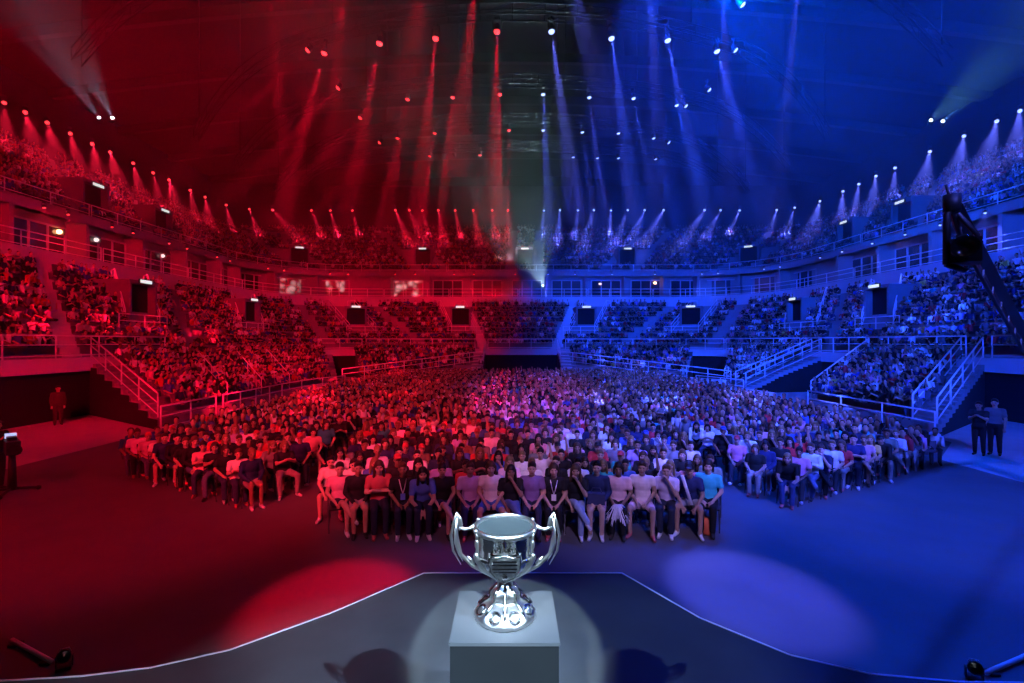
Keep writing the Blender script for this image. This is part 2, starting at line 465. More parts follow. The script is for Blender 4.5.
# walkway rails (in front of the walkway, broken where stairs meet it)
W = 2.87
wl = q_at(SW - .05, 165)
rail_on(SW - .05, qside(SW - .05, 8), wl, W, 'long guard rail along the red-lit walkway above the dark tunnel', r=.03)
rail_on(SW - .05, q_at(SW - .05, 992), qside(SW - .05, 8, True), W, 'guard rail on the walkway above the two people in the blue-lit tunnel', r=.032)
rail_on(SW - .05, q_at(SW - .05, 868), q_at(SW - .05, 966), W, 'guard rail on the blue-lit walkway between the two stairs of the bank', r=.032)
rail_on(SW - .05, q_at(SW - .05, 806), q_at(SW - .05, 866), W, 'guard rail on the walkway above the second blue-lit tunnel mouth', r=.032)
rail_on(SW - .05, q_at(SW - .05, 726), q_at(SW - .05, 800), W, 'guard rail on the blue-lit walkway beyond the second tunnel stair', r=.034)
rail_on(SW - .05, q_at(SW - .05, 686), q_at(SW - .05, 724), W, 'guard rail over the boxed doorway in the blue-lit corner', r=.036)
rail_on(SW - .05, qback(SW - .05, 5.8), q_at(SW - .05, 680), W, 'guard rail on the far walkway of the blue-lit side', r=.036)
rail_on(SW - .05, qback(SW - .05, -2.6), qback(SW - .05, 4.4), W, 'guard rail on the walkway right above the dark middle tunnel', r=.036)
rail_on(SW - .05, q_at(SW - .05, 366), qback(SW - .05, -4.0), W, 'guard rail on the far walkway of the red-lit side', r=.036)
rail_on(SW - .05, q_at(SW - .05, 318), q_at(SW - .05, 362), W, 'guard rail over the boxed doorway in the red-lit corner', r=.036)
# fences on the floor at the foot of the banks
def foot(px, Y=None): return None
rail_on(-.25, LB[0][0](0), q_at(-.25, 216), .0, 'fence at the foot of the red-lit bank, first length beside the tunnel', r=.034, h=1.0)
rail_on(-.25, q_at(-.25, 223), q_at(-.25, 345), .0, 'fence at the foot of the red-lit bank, length beyond the gap', r=.034, h=1.0)
rail_on(-.25, q_at(-.25, 398), q_at(-.25, 474), .0, 'low fence below the far red-lit bank beside the middle tunnel', r=.034, h=1.0)
rail_on(-.25, q_at(-.25, 574), q_at(-.25, 650), .0, 'low fence below the far blue-lit bank beside the middle tunnel', r=.034, h=1.0)
rail_on(-.25, LB[4][0](0), LB[4][1](0), .0, 'fence at the foot of the short blue-lit bank between two tunnels', r=.032, h=1.0)
rail_on(-.25, q_at(-.25, 696), LB[3][1](0), .0, 'fence at the foot of the blue-lit bank beyond the second tunnel', r=.034, h=1.0)
# sloping stair rails
def slope(f, d, s0, s1, z0, z1, label, n=2, h=1.0, **k):
    pts = []
    for i in range(n + 1):
        t = i / n; s = s0 + (s1 - s0) * t; p = path(s, side_q(s, f(s), d)); p.z = z0 + (z1 - z0) * t; pts.append(p)
    return railing(pts, label, h=h, **k)
G = 'sloping stair rails'
slope(LB[0][0], .05, .1, SW, .5, 2.85, 'sloping rail of the stair beside the dark red-lit tunnel', group=G, r=.03)
slope(LB[4][1], -.05, .1, SW, .5, 2.85, 'outer sloping rail of the stair beside the two standing people', group=G, r=.032)
slope(LB[4][1], -1.15, .1, SW, .5, 2.85, 'inner sloping rail of the stair beside the two standing people', group=G, r=.032)
slope(LB[4][0], .05, .1, SW, .5, 2.85, 'sloping rail on the far edge of the short blue-lit bank', group=G, r=.032)
slope(LB[3][1], -.05, .1, SW, .5, 2.85, 'outer sloping rail of the stair by the second blue-lit tunnel', group=G, r=.034)
slope(LB[3][1], -1.15, .1, SW, .5, 2.85, 'inner sloping rail of the stair by the second blue-lit tunnel', group=G, r=.034)
slope(LB[1][1], .0, .1, SW, .5, 2.85, 'sloping rail of the stair on the red side of the middle tunnel', group=G, r=.034)
slope(LB[2][0], .0, .1, SW, .5, 2.85, 'sloping rail of the stair on the blue side of the middle tunnel', group=G, r=.034)
for px, s, side in ((228, .2, 'red'), (262, .2, 'red'), (290, .2, 'red')):
    q = q_at(0, px)
    pos = {228: 'nearest the fence gap', 262: 'second past the fence gap', 290: 'third past the fence gap'}[px]
    slope(lambda s, q=q: q, 0, .1, 4.6, .5, 2.05, 'short sloping rail in the red-lit bank, ' + pos, group=G, r=.026)
# rails round the passage mouths of the lower tier
where = ['nearest mouth of the red-lit side', 'middle mouth of the red-lit side', 'corner mouth of the red-lit side', 'far red-lit mouth facing the stage',
         'far blue-lit mouth facing the stage', 'corner mouth of the blue-lit side', 'middle mouth of the blue-lit side', 'nearest mouth of the blue-lit side']
for (q, s), wh in zip(LPQ, where):
    s0 = s - 2.6; z0 = 3.0 + RMID * max(0, int((s0 - SM) / DMID)); z1 = 3.0 + RMID * int((s - SM) / DMID)
    def P(s_, d, z): p = path(s_, side_q(s_, q, d)); p.z = z; return p
    railing([P(s0, -2.0, z0), P(s0, 2.0, z0)], 'straight guard rail before the passage, ' + wh, r=.034, group='rails round the passages')
    for d, nm in ((-1.45, 'first'), (1.45, 'second')):
        railing([P(s0 + .3, d, z0 + .3), P(s + .6, d, z1 + 1.3), P(s + 1.6, d, z1 + 1.3)], nm + ' bent guard rail on top of the passage, ' + wh, r=.034, group='rails round the passages')
# long rails of the suite level and the front of the upper tier
def runs(s, z, name, n, **k):
    qa, qb = qside(s, 16), qside(s, 16, True)
    lens = [0]; Q = [qa + (qb - qa) * i / 400 for i in range(401)]
    for a, b in zip(Q[:-1], Q[1:]): lens.append(lens[-1] + (path(s, b) - path(s, a)).length)
    cuts = [Q[min(range(401), key=lambda i: abs(lens[i] - lens[-1] * j / n))] for j in range(n + 1)]
    for j in range(n):
        half = n // 2
        side = 'red-lit' if j < half else 'blue-lit'; k_ = half - j if j < half else j - half + 1
        rail_on(s, cuts[j] + .002, cuts[j + 1] - .002, z, f'{name} on the {side} side, {ordi(k_)} length from the middle', **k)
runs(14.12, 9.25, 'suite balcony rail', 16, r=.034, h=.95, gap=2.6, group='balcony rails')
runs(15.7, 12.62, 'upper tier front rail', 16, r=.034, h=.85, bars=1, gap=3, group='upper tier rails')
# exit signs over the passages
whu = ['nearest of the red-lit upper passages', 'second of the red-lit upper passages', 'red-lit upper corner passage', 'far red-lit upper passage', 'upper passage where red meets blue',
       'far blue-lit upper passage', 'blue-lit upper corner passage', 'second of the blue-lit upper passages', 'nearest of the blue-lit upper passages']
for (mtx, h), wh in zip(EXIT, whu + where):
    o = empty('exit_sign'); tag(o, 'small lit sign above the ' + wh, 'sign', 'lit signs over the passages')
    o.matrix_world = mtx @ Matrix.Translation((0, -.42, h - .02))
    mb = MB(); mb.box((-.55, -.03, -.15), (.55, .05, .15)); mb.build('housing', M['lampb'], o)
    mb = MB(); mb.box((-.5, -.04, -.11), (.5, -.031, .11)); mb.build('sign_face', M['sign'], o)

# ------------------------------------------------------------------ stage lights
def fixture_meshes(lens):
    mb = MB(); mb.lathe([(0, .17), (.10, .17), (.13, .13), (.135, -.02), (.16, -.10), (.175, -.20), (.16, -.205), (.15, -.19)], 16)
    for k in range(3): mb.lathe([(.137, .10 - .045 * k), (.15, .095 - .045 * k), (.15, .08 - .045 * k), (.137, .075 - .045 * k)], 16)
    body = mb.mesh('lamp_body', M['lampb'], True)
    mb = MB(); mb.ball((0, 0, -.19), (.148, .148, .09), 14, 8); le = mb.mesh('lens', M[lens], True)
    mb = MB()
    for sx in (-1, 1): mb.box((sx * .20 - .012, -.03, -.02), (sx * .20 + .012, .03, .36))
    mb.box((-.212, -.03, .34), (.212, .03, .37)); mb.box((-.12, -.10, .37), (.12, .10, .50)); mb.tube([(-.2, 0, 0), (.2, 0, 0)], .018, 8)
    yo = mb.mesh('yoke', M['lampb'])
    return body, le, yo
FX = {c: fixture_meshes(c + '_lens') for c in ('red', 'blue', 'white', 'teal')}
LIGHTS = []
def stage_light(loc, target, colour, label, power, angle, rgb, blend=.35, size=1.0, group='stage lights on the trusses', radius=.04, lit=True):
    loc = Vector(loc); d = (Vector(target) - loc).normalized()
    o = empty('stage_light', loc); tag(o, label, 'light', group); o.scale = (size,) * 3
    b, l, y = FX[colour]
    q = d.to_track_quat('-Z', 'Y')
    hb = link('lamp_body', b, o); hb.rotation_mode = 'QUATERNION'; hb.rotation_quaternion = q
    hl = link('lens', l, o); hl.rotation_mode = 'QUATERNION'; hl.rotation_quaternion = q
    yo = link('yoke', y, o)
    if d.z > 0: yo.rotation_euler = (math.pi, 0, 0)
    else: yo.rotation_euler = (0, 0, math.atan2(d.y, d.x) - math.pi / 2)
    if lit:
        L = bpy.data.lights.new('spot', 'SPOT'); L.energy = power; L.color = rgb; L.spot_size = R(angle); L.spot_blend = blend
        L.shadow_soft_size = radius
        lo = bpy.data.objects.new('spot', L); COL.objects.link(lo)
        lo.location = loc + d * .32 * size; lo.rotation_euler = d.to_track_quat('-Z', 'Y').to_euler()
    return o
RED, BLUE, LAV, WHT = (1, .002, .03), (.002, .06, 1), (.12, .13, 1), (.62, .82, 1)
HZ = 1.0
def name_side(px): return 'red' if px < 527 else 'blue'
def lamp_row(pxs, Z, rowname, fn, **k):
    """fn(i, px, p) -> (target, power, angle, rgb)"""
    reds = sorted([p for p in pxs if p[0] < 527], key=lambda p: -p[0]); blues = sorted([p for p in pxs if p[0] >= 527])
    for lst, c in ((reds, 'red'), (blues, 'blue')):
        for i, (px, py) in enumerate(lst):
            p = at_z(px, py, Z)
            tg, pw, an, rgb = fn(i, px, p)
            stage_light(p, tg, c, f'{c} stage light on the {rowname}, {ordi(i + 1)} out from the middle', pw, an, rgb, **k)
PW = 1.0
def c_of(px): return RED if px < 527 else ((.02, .07, 1) if px > 640 else (.08, .11, 1))
# truss rows
lamp_row([(268, -30), (345, -36), (425, -42), (478, -45), (562, -45), (648, -42), (722, -36), (800, -28)], 20, 'truss nearest the stage',
         lambda i, px, p: ({268: (-11, 25, 1), 345: (-8, 19, 1), 425: (-2.45, 6.45, 0), 478: (-2.5, 14, 1), 562: (3.5, 6.85, 0), 648: (6.5, 19, 1), 722: (10, 21, 1), 800: (13, 25, 1)}[px], {425: 40000, 562: 50000}.get(px, 110000), 6.6, RED if px < 527 else (LAV if px == 562 else (.10, .12, 1))), size=1.1, blend=.6)
lamp_row([(325, 50), (380, 40), (436, 35), (497, 28), (551, 28), (611, 35), (667, 37), (716, 48)], 20, 'second arched truss',
         lambda i, px, p: ((p.x * 1.35 + (1.5 if px == 551 else 0), p.y - 3, 0), 170000 if px > 527 else 130000, 8, RED if px < 527 else (LAV if px == 551 else (.05, .09, 1))), size=1.1, blend=.6)
lamp_row([(408, 97), (453, 95), (500, 92), (543, 92), (589, 95), (633, 96), (676, 103)], 20, 'third arched truss',
         lambda i, px, p: ((p.x * 1.4, p.y - 2, 0), 130000, 7, c_of(px)), size=.9, blend=.6)
lamp_row([(398, 136), (435, 131), (471, 130), (509, 128), (543, 128), (582, 130), (618, 131), (653, 136)], 20, 'fourth arched truss',
         lambda i, px, p: ((p.x * 1.5, p.y, 0), 130000, 7, c_of(px)) if px != 471 else (ray(522, 245, 62), 60000, 6, (1, .55, .75)), size=.9, blend=.6)
lamp_row([(430, 154), (454, 154), (480, 153), (573, 155), (597, 156), (618, 156), (655, 157)], 20, 'fifth arched truss',
         lambda i, px, p: ((p.x * 1.5, p.y + 2, 2), 110000, 7, c_of(px)) if px != 454 else (ray(500, 250, 62), 50000, 6, (1, .5, .7)), size=.9, blend=.6)
lamp_row([(310, 48), (340, 86), (362, 116), (381, 141), (740, 2), (733, 48), (707, 88), (684, 104), (667, 141)], 20.5, 'side ends of the trusses',
         lambda i, px, p: ((p.x * 2.2, p.y - 4, 3), 110000, 7, c_of(px)), size=1.0, blend=.6)
# lamps under the ring beam, lighting the upper tier
ring_px = [4, 25, 47, 70, 92, 110, 133, 153, 169, 190, 205, 226, 249, 272, 311, 330, 352, 395, 409, 422, 438, 455, 473, 492, 508, 544, 560, 578, 594, 611, 628, 645, 664, 705, 721, 740, 777, 795, 820, 843, 859, 876, 895, 930, 964, 997, 1020]
reds = [p for p in ring_px if p < 527][::-1]; blues = [p for p in ring_px if p >= 527]
for lst, c in ((reds, 'red'), (blues, 'blue')):
    for i, px in enumerate(lst):
        q = q_at(29.2, px); p = path(29.2, q); p.z = 24.35
        s_t = 24 + 3 * math.sin(px * 1.7); t = path(s_t, q + .006 * math.sin(px)); t.z = 12.75 + .54 * (s_t - 16.6) / DUP
        stage_light(p, t, c, f'small {c} lamp under the ring beam, {ordi(i + 1)} out from the middle', 90000 if c == 'blue' else 62000, 16, (1, .01, .05) if c == 'red' else (.11, .14, 1), blend=.8, size=1.1, group='lamps under the ring beam')
# small lamps under the upper tier front, washing the suite fronts
reds = [44, 68, 112, 133, 169, 187, 217, 230, 268, 284, 330, 348, 395, 415, 454, 474, 515][::-1]
blues = [548, 575, 612, 655, 702, 718, 764, 780, 820, 842, 872, 905, 940, 985]
for lst, c in ((reds, 'red'), (blues, 'blue')):
    for i, px in enumerate(lst):
        q = q_at(15.3, px); p = path(15.3, q); p.z = 12.3
        t = path(14.2, q + .01); t.z = 8
        stage_light(p, t, c, f'small {c} lamp on the upper tier front, {ordi(i + 1)} out from the middle', 2200, 80, RED if c == 'red' else (.06, .10, 1), blend=.8, size=.55, group='lamps on the upper tier front')
# paired white lights high on the side walls and the projector in the middle
for px, py, tx, lab in ((100, 119, (60, 60), 'white'), (113, 119, (95, 70), 'white')):
    p = ray(px, py, 38); stage_light(p, ray(tx[0] - 30, tx[1] - 40, 30), 'white', f'white light beaming upwards over the red-lit side, {"outer" if px == 100 else "inner"} of the pair', 8000, 22, (.45, .65, 1), size=.8, blend=.8, group='upward white lights')
for px, py in ((930, 121), (942, 122)):
    p = ray(px, py, 38); stage_light(p, ray(px + 60, py - 60, 30), 'white', f'pale light beaming upwards over the blue-lit side, {"inner" if px == 930 else "outer"} of the pair', 5000, 24, (.2, .75, 1), size=.8, blend=.8, group='upward white lights')
p = path(14.6, q_at(14.6, 543)); p.z = 10.6
stage_light(p, ray(505, 170, 40), 'teal', 'pale green projector on the middle suite balcony beaming upwards', 22000, 38, (.5, .85, .9), size=.9, blend=.8, group='upward white lights')
# broad unseen washes, added to light the crowd, stands, floor and haze
def wash(loc, target, power, angle, rgb, c, label, blend=.5):
    stage_light(loc, target, c, label, power, angle, rgb, blend=blend, size=1.3, group='added wash lights out of view', radius=.35)

# wall lamps of the suites
for px, py, m_, lab in ((60, 232, 'warm', 'warm orange lamp glowing in a red-lit suite'), (97, 240, 'suitelight', 'white lamp glowing in a red-lit suite'), (163, 256, 'suitelight', 'white lamp in the third red-lit suite'),
                        (882, 242, 'warm', 'warm orange lamp glowing in a blue-lit suite'), (892, 238, 'warm', 'second warm orange lamp in a blue-lit suite'), (655, 283, 'warm', 'warm lamp in a far blue-lit suite'), (600, 284, 'suitelight', 'pink lamp in a far blue-lit suite')):
    q = q_at(17.0, px); p = path(17.0, q); p.z = CZ + (341.5 - py) / F * p.y
    o = empty('wall_lamp', p); tag(o, lab, 'lamp', 'lamps of the suites')
    mb = MB(); mb.ball((0, -.06, 0), (.22, .10, .16), 10, 6); mb.build('shade', M[m_], o, True)
    mb = MB(); mb.box((-.26, .02, -.2), (.26, .08, .2)); mb.build('back_plate', M['lampb'], o)
# ------------------------------------------------------------------ people
def V(*a): return Vector(a)
def remesh(mb, vox, name, mats, smooth_it=2):
    me = mb.mesh(name + '_src', mats[0]); o = link(name + '_src', me)
    md = o.modifiers.new('r', 'REMESH'); md.mode = 'VOXEL'; md.voxel_size = vox; md.use_smooth_shade = True
    if smooth_it:
        sm = o.modifiers.new('s', 'SMOOTH'); sm.factor = .4; sm.iterations = smooth_it
    dg = bpy.context.evaluated_depsgraph_get()
    out = bpy.data.meshes.new_from_object(o.evaluated_get(dg)); out.name = name
    bpy.data.objects.remove(o); bpy.data.meshes.remove(me)
    out.materials.clear()
    for m in mats: out.materials.append(m)
    out.polygons.foreach_set('use_smooth', [True] * len(out.polygons))
    return out
def capsule(mb, a, b, ra, rb, n=10):
    a, b = V(*a), V(*b); d = (b - a); L = d.length; d.normalize()
    pts, rs = [], []
    for t in (-.98, -.8, -.5, 0): pts.append(a + d * ra * t); rs.append(ra * math.sqrt(1 - t * t))
    for t in (0, .5, .8, .98): pts.append(b + d * rb * t); rs.append(rb * math.sqrt(1 - t * t))
    mb.tube(pts, rs, n)
def pose(kind, legs, stand=False):
    lean = {'clasped': .16, 'forward': .22, 'knees': .10, 'face': .08}.get(kind, .02)
    hz = .92 if stand else .53
    J = {}
    def T(x, y, z):           # torso point, leaning about the hips
        a = math.asin(min(.6, lean / .45)) if not stand else 0
        return V(x, (y) * math.cos(a) - (z) * math.sin(a), hz + z * math.cos(a) + y * math.sin(a))
    J['pelvis'] = T(0, .01, .03); J['waist'] = T(0, .02, .18); J['chest'] = T(0, .02, .36); J['neck'] = T(0, .01, .52)
    J['head'] = T(0, -.035, .68); J['hip'] = [T(sx * .085, 0, .0) for sx in (-1, 1)]
    J['sho'] = [T(sx * .175, .015, .455) for sx in (-1, 1)]
    J['elb'], J['wri'] = [None, None], [None, None]
    W = {'lap': ((.235, -.03, .22), (.10, -.27, .10)), 'clasped': ((.21, -.20, .22), (.025, -.36, .08)), 'knees': ((.24, -.14, .24), (.13, -.33, .09)),
         'crossed': ((.235, -.10, .24), (-.07, -.19, .27)), 'forward': ((.20, -.24, .24), (.06, -.34, .14)), 'cheer': ((.27, -.08, .60), (.24, -.12, .85)),
         'phone': ((.20, -.13, .25), (.05, -.30, .36)), 'clap': ((.21, -.15, .28), (.025, -.30, .38)), 'side': ((.23, 0, .19), (.21, -.02, -.06)), 'face': ((.235, -.03, .22), (.10, -.27, .10))}[kind]
    for i, sx in enumerate((-1, 1)):
        e, w = W
        if kind == 'face' and i == 1: e, w = (.19, -.20, .27), (.045, -.17, .52)
        if kind == 'cheer' and i == 0: e, w = (.235, -.03, .22), (.10, -.27, .10)
        if kind == 'crossed': w = (w[0], w[1] - .03 * i, w[2] + .03 * i)
        J['elb'][i] = T(sx * e[0], e[1], e[2]); J['wri'][i] = T(sx * w[0], w[1], w[2])
    J['knee'], J['ank'], J['toe'] = [None, None], [None, None], [None, None]
    for i, sx in enumerate((-1, 1)):
        if stand:
            J['knee'][i] = V(sx * .095, -.02, .49); J['ank'][i] = V(sx * .10, .02, .09); J['toe'][i] = V(sx * .12, -.13, .035)
        elif legs == 'cross' and i == 0:
            J['knee'][i] = V(.03, -.42, .63); J['ank'][i] = V(.22, -.56, .36); J['toe'][i] = V(.27, -.68, .30)
        elif legs == 'wide':
            J['knee'][i] = V(sx * .21, -.41, .51); J['ank'][i] = V(sx * .20, -.44, .09); J['toe'][i] = V(sx * .25, -.57, .035)
        elif legs == 'out':
            J['knee'][i] = V(sx * .12, -.43, .51); J['ank'][i] = V(sx * .11, -.66, .14); J['toe'][i] = V(sx * .14, -.78, .13)
        else:
            J['knee'][i] = V(sx * .11, -.42, .51); J['ank'][i] = V(sx * .10, -.42, .09); J['toe'][i] = V(sx * .12, -.56, .035)
    return J
def arms(mb, J, f=1.0, upto=2.0, infl=0.0):
    for i in (0, 1):
        s, e, w = J['sho'][i], J['elb'][i], J['wri'][i]
        capsule(mb, s, e if upto >= 1 else s.lerp(e, upto), .052 + infl, (.041 if upto >= 1 else .05) + infl)
        if upto > 1: capsule(mb, e, w if upto >= 2 else e.lerp(w, upto - 1), .041 + infl, .028 + infl)
def torso(mb, J, infl=0.0, low=True):
    def ell(c, rx, ry, rz): mb.ball(c, (rx + infl, ry + infl, rz + infl), 14, 9)
    ell(J['pelvis'], .165, .125, .13); ell(J['waist'], .150, .110, .16); ell(J['chest'], .172, .118, .17)
    capsule(mb, J['sho'][0], J['sho'][1], .058 + infl, .058 + infl)
def hands(mb, J):
    for i, sx in enumerate((-1, 1)):
        w = J['wri'][i]; d = (w - J['elb'][i]).normalized()
        side = d.cross(V(0, 0, 1))
        side = side.normalized() if side.length > .2 else V(1, 0, 0)
        nrm = side.cross(d).normalized()
        if nrm.z > 0: nrm = -nrm
        kn = w + d * .085
        capsule(mb, w, w + d * .07, .026, .030, 8)
        for k, (o, ln) in enumerate(((-.03, .060), (-.010, .072), (.010, .068), (.030, .052))):
            a = kn + side * o; b = a + d * ln * .55 + nrm * .012; c = b + d * ln * .35 + nrm * .028
            capsule(mb, a, b, .0105, .010, 6); capsule(mb, b, c, .010, .009, 6)
        inn = side * (-sx if side.x > 0 else sx)
        a = w + d * .03 + inn * .022; b = a + d * .035 + inn * .028; c = b + d * .032 + inn * .006
        capsule(mb, a, b, .0125, .011, 6); capsule(mb, b, c, .011, .0095, 6)
def head(mb, h):
    mb.ball(h + V(0, .012, .02), (.077, .095, .102), 18, 12); mb.ball(h + V(0, -.025, -.055), (.058, .064, .068), 14, 9)
    mb.ball(h + V(0, -.055, -.100), (.026, .022, .020), 8, 6)
    capsule(mb, h + V(0, -.088, .012), h + V(0, -.112, -.030), .010, .016, 8)
    for sx in (-1, 1):
        mb.ball(h + V(sx * .078, .012, -.012), (.012, .024, .034), 8, 6)
        mb.ball(h + V(sx * .045, -.060, -.030), (.028, .026, .024), 8, 6)
    mb.ball(h + V(0, -.080, .028), (.055, .018, .016), 8, 6)
def make_proto(idx, kind, legs, sleeve, shorts, stand=False):
    J = pose(kind, legs, stand)
    mb = MB(); torso(mb, J); arms(mb, J); hands(mb, J)
    capsule(mb, J['chest'] + V(0, .01, .08), J['head'] + V(0, .02, -.06), .062, .052); head(mb, J['head'])
    for i in (0, 1):
        capsule(mb, J['hip'][i], J['knee'][i], .085, .058); capsule(mb, J['knee'][i], J['ank'][i], .056, .038)
        mid = J['knee'][i].lerp(J['ank'][i], .3); mb.ball(mid + V(0, .018, 0), (.052, .055, .09), 10, 7)
        capsule(mb, J['ank'][i] + V(0, .02, -.04), J['toe'][i], .036, .026)
    body = remesh(mb, .0125, 'body', [M['skin'], M['eye'], M['lip']], 1)
    h = J['head']
    n = len(body.polygons); cen = np.empty(n * 3); body.polygons.foreach_get('center', cen); cen = cen.reshape(-1, 3) - np.array(h)
    mi = np.zeros(n, int)
    for sx in (-1, 1):
        mi[(np.abs(cen[:, 0] - sx * .032) < .012) & (np.abs(cen[:, 2] - .002) < .007) & (cen[:, 1] < -.06)] = 1
        pass
    mi[(np.abs(cen[:, 0]) < .025) & (np.abs(cen[:, 2] + .068) < .008) & (cen[:, 1] < -.06)] = 2
    body.polygons.foreach_set('material_index', mi.tolist())
    mb = MB(); torso(mb, J, .013); arms(mb, J, upto=sleeve, infl=.014)
    shirt = remesh(mb, .02, 'shirt', [M['cloth']])
    mb = MB(); mb.ball(J['pelvis'] + V(0, 0, -.015), (.183, .143, .125), 14, 9)
    for i in (0, 1):
        k = J['hip'][i].lerp(J['knee'][i], .72) if shorts else J['knee'][i]
        capsule(mb, J['hip'][i], k, .101, .082 if shorts else .072)
        if not shorts: capsule(mb, J['knee'][i], J['ank'][i] + V(0, 0, .02), .071, .056)
    trousers = remesh(mb, .02, 'trousers', [M['cloth']])
    shoes = []
    for i in (0, 1):
        mb = MB(); a, t = J['ank'][i], J['toe'][i]
        capsule(mb, a + V(0, .035, -.045), t, .043, .034); capsule(mb, a + V(0, .01, .02), a + V(0, .02, -.03), .046, .046)
        sh = remesh(mb, .018, 'shoe', [M['cloth']]); shoes.append(sh)
    return dict(J=J, body=body, shirt=shirt, trousers=trousers, shoes=shoes, sleeve=sleeve, shorts=shorts, kind=kind, legs=legs, stand=stand)
def hair_mesh(style):
    mb = MB()
    if style == 'short':
        mb.ball(V(0, .020, .048), (.086, .100, .090), 14, 9); mb.ball(V(0, -.03, .095), (.066, .06, .034), 12, 7)
    elif style == 'long':
        mb.ball(V(0, .014, .046), (.090, .104, .094), 14, 9)
        for sx in (-1, 1): capsule(mb, V(sx * .075, .02, .02), V(sx * .095, .02, -.20), .032, .030)
        capsule(mb, V(0, .085, .02), V(0, .105, -.24), .062, .055)
    elif style == 'bun':
        mb.ball(V(0, .016, .046), (.087, .103, .092), 14, 9); mb.ball(V(0, .10, .10), .045, 10, 7)
    elif style == 'bob':
        mb.ball(V(0, .014, .046), (.090, .104, .094), 14, 9)
        for sx in (-1, 1): capsule(mb, V(sx * .078, .02, .02), V(sx * .086, .01, -.09), .030, .026)
        capsule(mb, V(0, .08, .02), V(0, .085, -.09), .06, .05)
    elif style == 'cap':
        mb.ball(V(0, .018, .052), (.088, .102, .088), 14, 9); mb.box((-.06, -.17, .055), (.06, -.05, .07))
    return remesh(mb, .014, 'hair', [M['hair']])
HAIR = {s: hair_mesh(s) for s in ('short', 'long', 'bun', 'bob', 'cap')}
SPECS = [('lap', 'std', .6, False), ('lap', 'std', 2, True), ('clasped', 'std', .6, False), ('crossed', 'std', .6, False), ('crossed', 'cross', 2, False),
         ('knees', 'wide', .6, True), ('phone', 'std', .6, False), ('clap', 'wide', .6, False), ('face', 'cross', .6, False), ('face', 'std', .6, False),
         ('cheer', 'std', .6, False), ('lap', 'cross', .35, True), ('forward', 'wide', 2, False), ('lap', 'out', .6, False), ('lap', 'wide', .35, True)]
PROTO = [make_proto(i, *s) for i, s in enumerate(SPECS)]
STAND = [make_proto(50, 'side', 'std', .6, False, True), make_proto(51, 'phone', 'std', .6, False, True), make_proto(52, 'side', 'std', 2, False, True)]
PHRASE = {'lap': 'hands in lap', 'clasped': 'hands clasped between knees', 'crossed': 'arms crossed', 'knees': 'hands on knees', 'phone': 'hands up in front',
          'clap': 'clapping', 'face': 'hand to face', 'cheer': 'one arm raised', 'forward': 'leaning forward', 'side': 'arms at sides'}
CLOTHES = [('black', (.012, .012, .014), 42), ('navy', (.02, .03, .10), 12), ('white', (.80, .80, .80), 22), ('grey', (.20, .20, .21), 12), ('red', (.55, .04, .05), 8),
           ('blue', (.06, .14, .50), 8), ('pink', (.75, .32, .42), 7), ('teal', (.04, .42, .42), 3), ('lilac', (.45, .34, .65), 4), ('yellow', (.75, .55, .12), 1), ('brown', (.18, .10, .06), 4)]
CW = [c for c in CLOTHES for _ in range(c[2])]
SKINS = [(.50, .31, .23), (.42, .25, .17), (.56, .36, .27), (.28, .155, .10), (.46, .28, .20)]
HAIRC = [(.012, .009, .008), (.02, .013, .01), (.05, .028, .016), (.09, .05, .025), (.22, .14, .06)]
LEGC = [(.015, .018, .03), (.03, .045, .10), (.012, .012, .013), (.10, .13, .22), (.25, .24, .22)]
SHOEC = [(.7, .7, .7), (.03, .03, .03), (.5, .12, .12), (.75, .75, .78)]
def person(loc, rz, proto, shirt, legc, skin, hair, hairc, shoec, label, group, sc=1.0):
    o = empty('person', loc, rz); o.scale = (sc,) * 3; tag(o, label, 'person', group)
    def put(name, me, col, off=None):
        c = bpy.data.objects.new(name, me); COL.objects.link(c); c.parent = o; c.color = (*col, 1)
        if off is not None: c.location = off
        return c
    put('body', proto['body'], skin); put('shirt', proto['shirt'], shirt); put('trousers', proto['trousers'], legc)
    put('cap' if hair == 'cap' else 'hair', HAIR[hair], hairc, proto['J']['head'])
    for s in proto['shoes']: put('shoe', s, shoec)
    return o
# ---- where everybody sits: (x, y, z, facing angle, zone, row, seat, seats in row)
SEATS = []
def face_to(x, y, tx=0.0, ty=1.0):
    """z rotation that turns -Y towards a point near the stage"""
    return math.atan2(tx - x, -(ty - y)) * 1.0
def add_row(pts, zone, row, z, ftarget=(0, 3.5)):
    for k, p in enumerate(pts):
        SEATS.append((p[0], p[1], z, math.atan2(ftarget[0] - p[0], p[1] - ftarget[1]), zone, row, k, len(pts)))
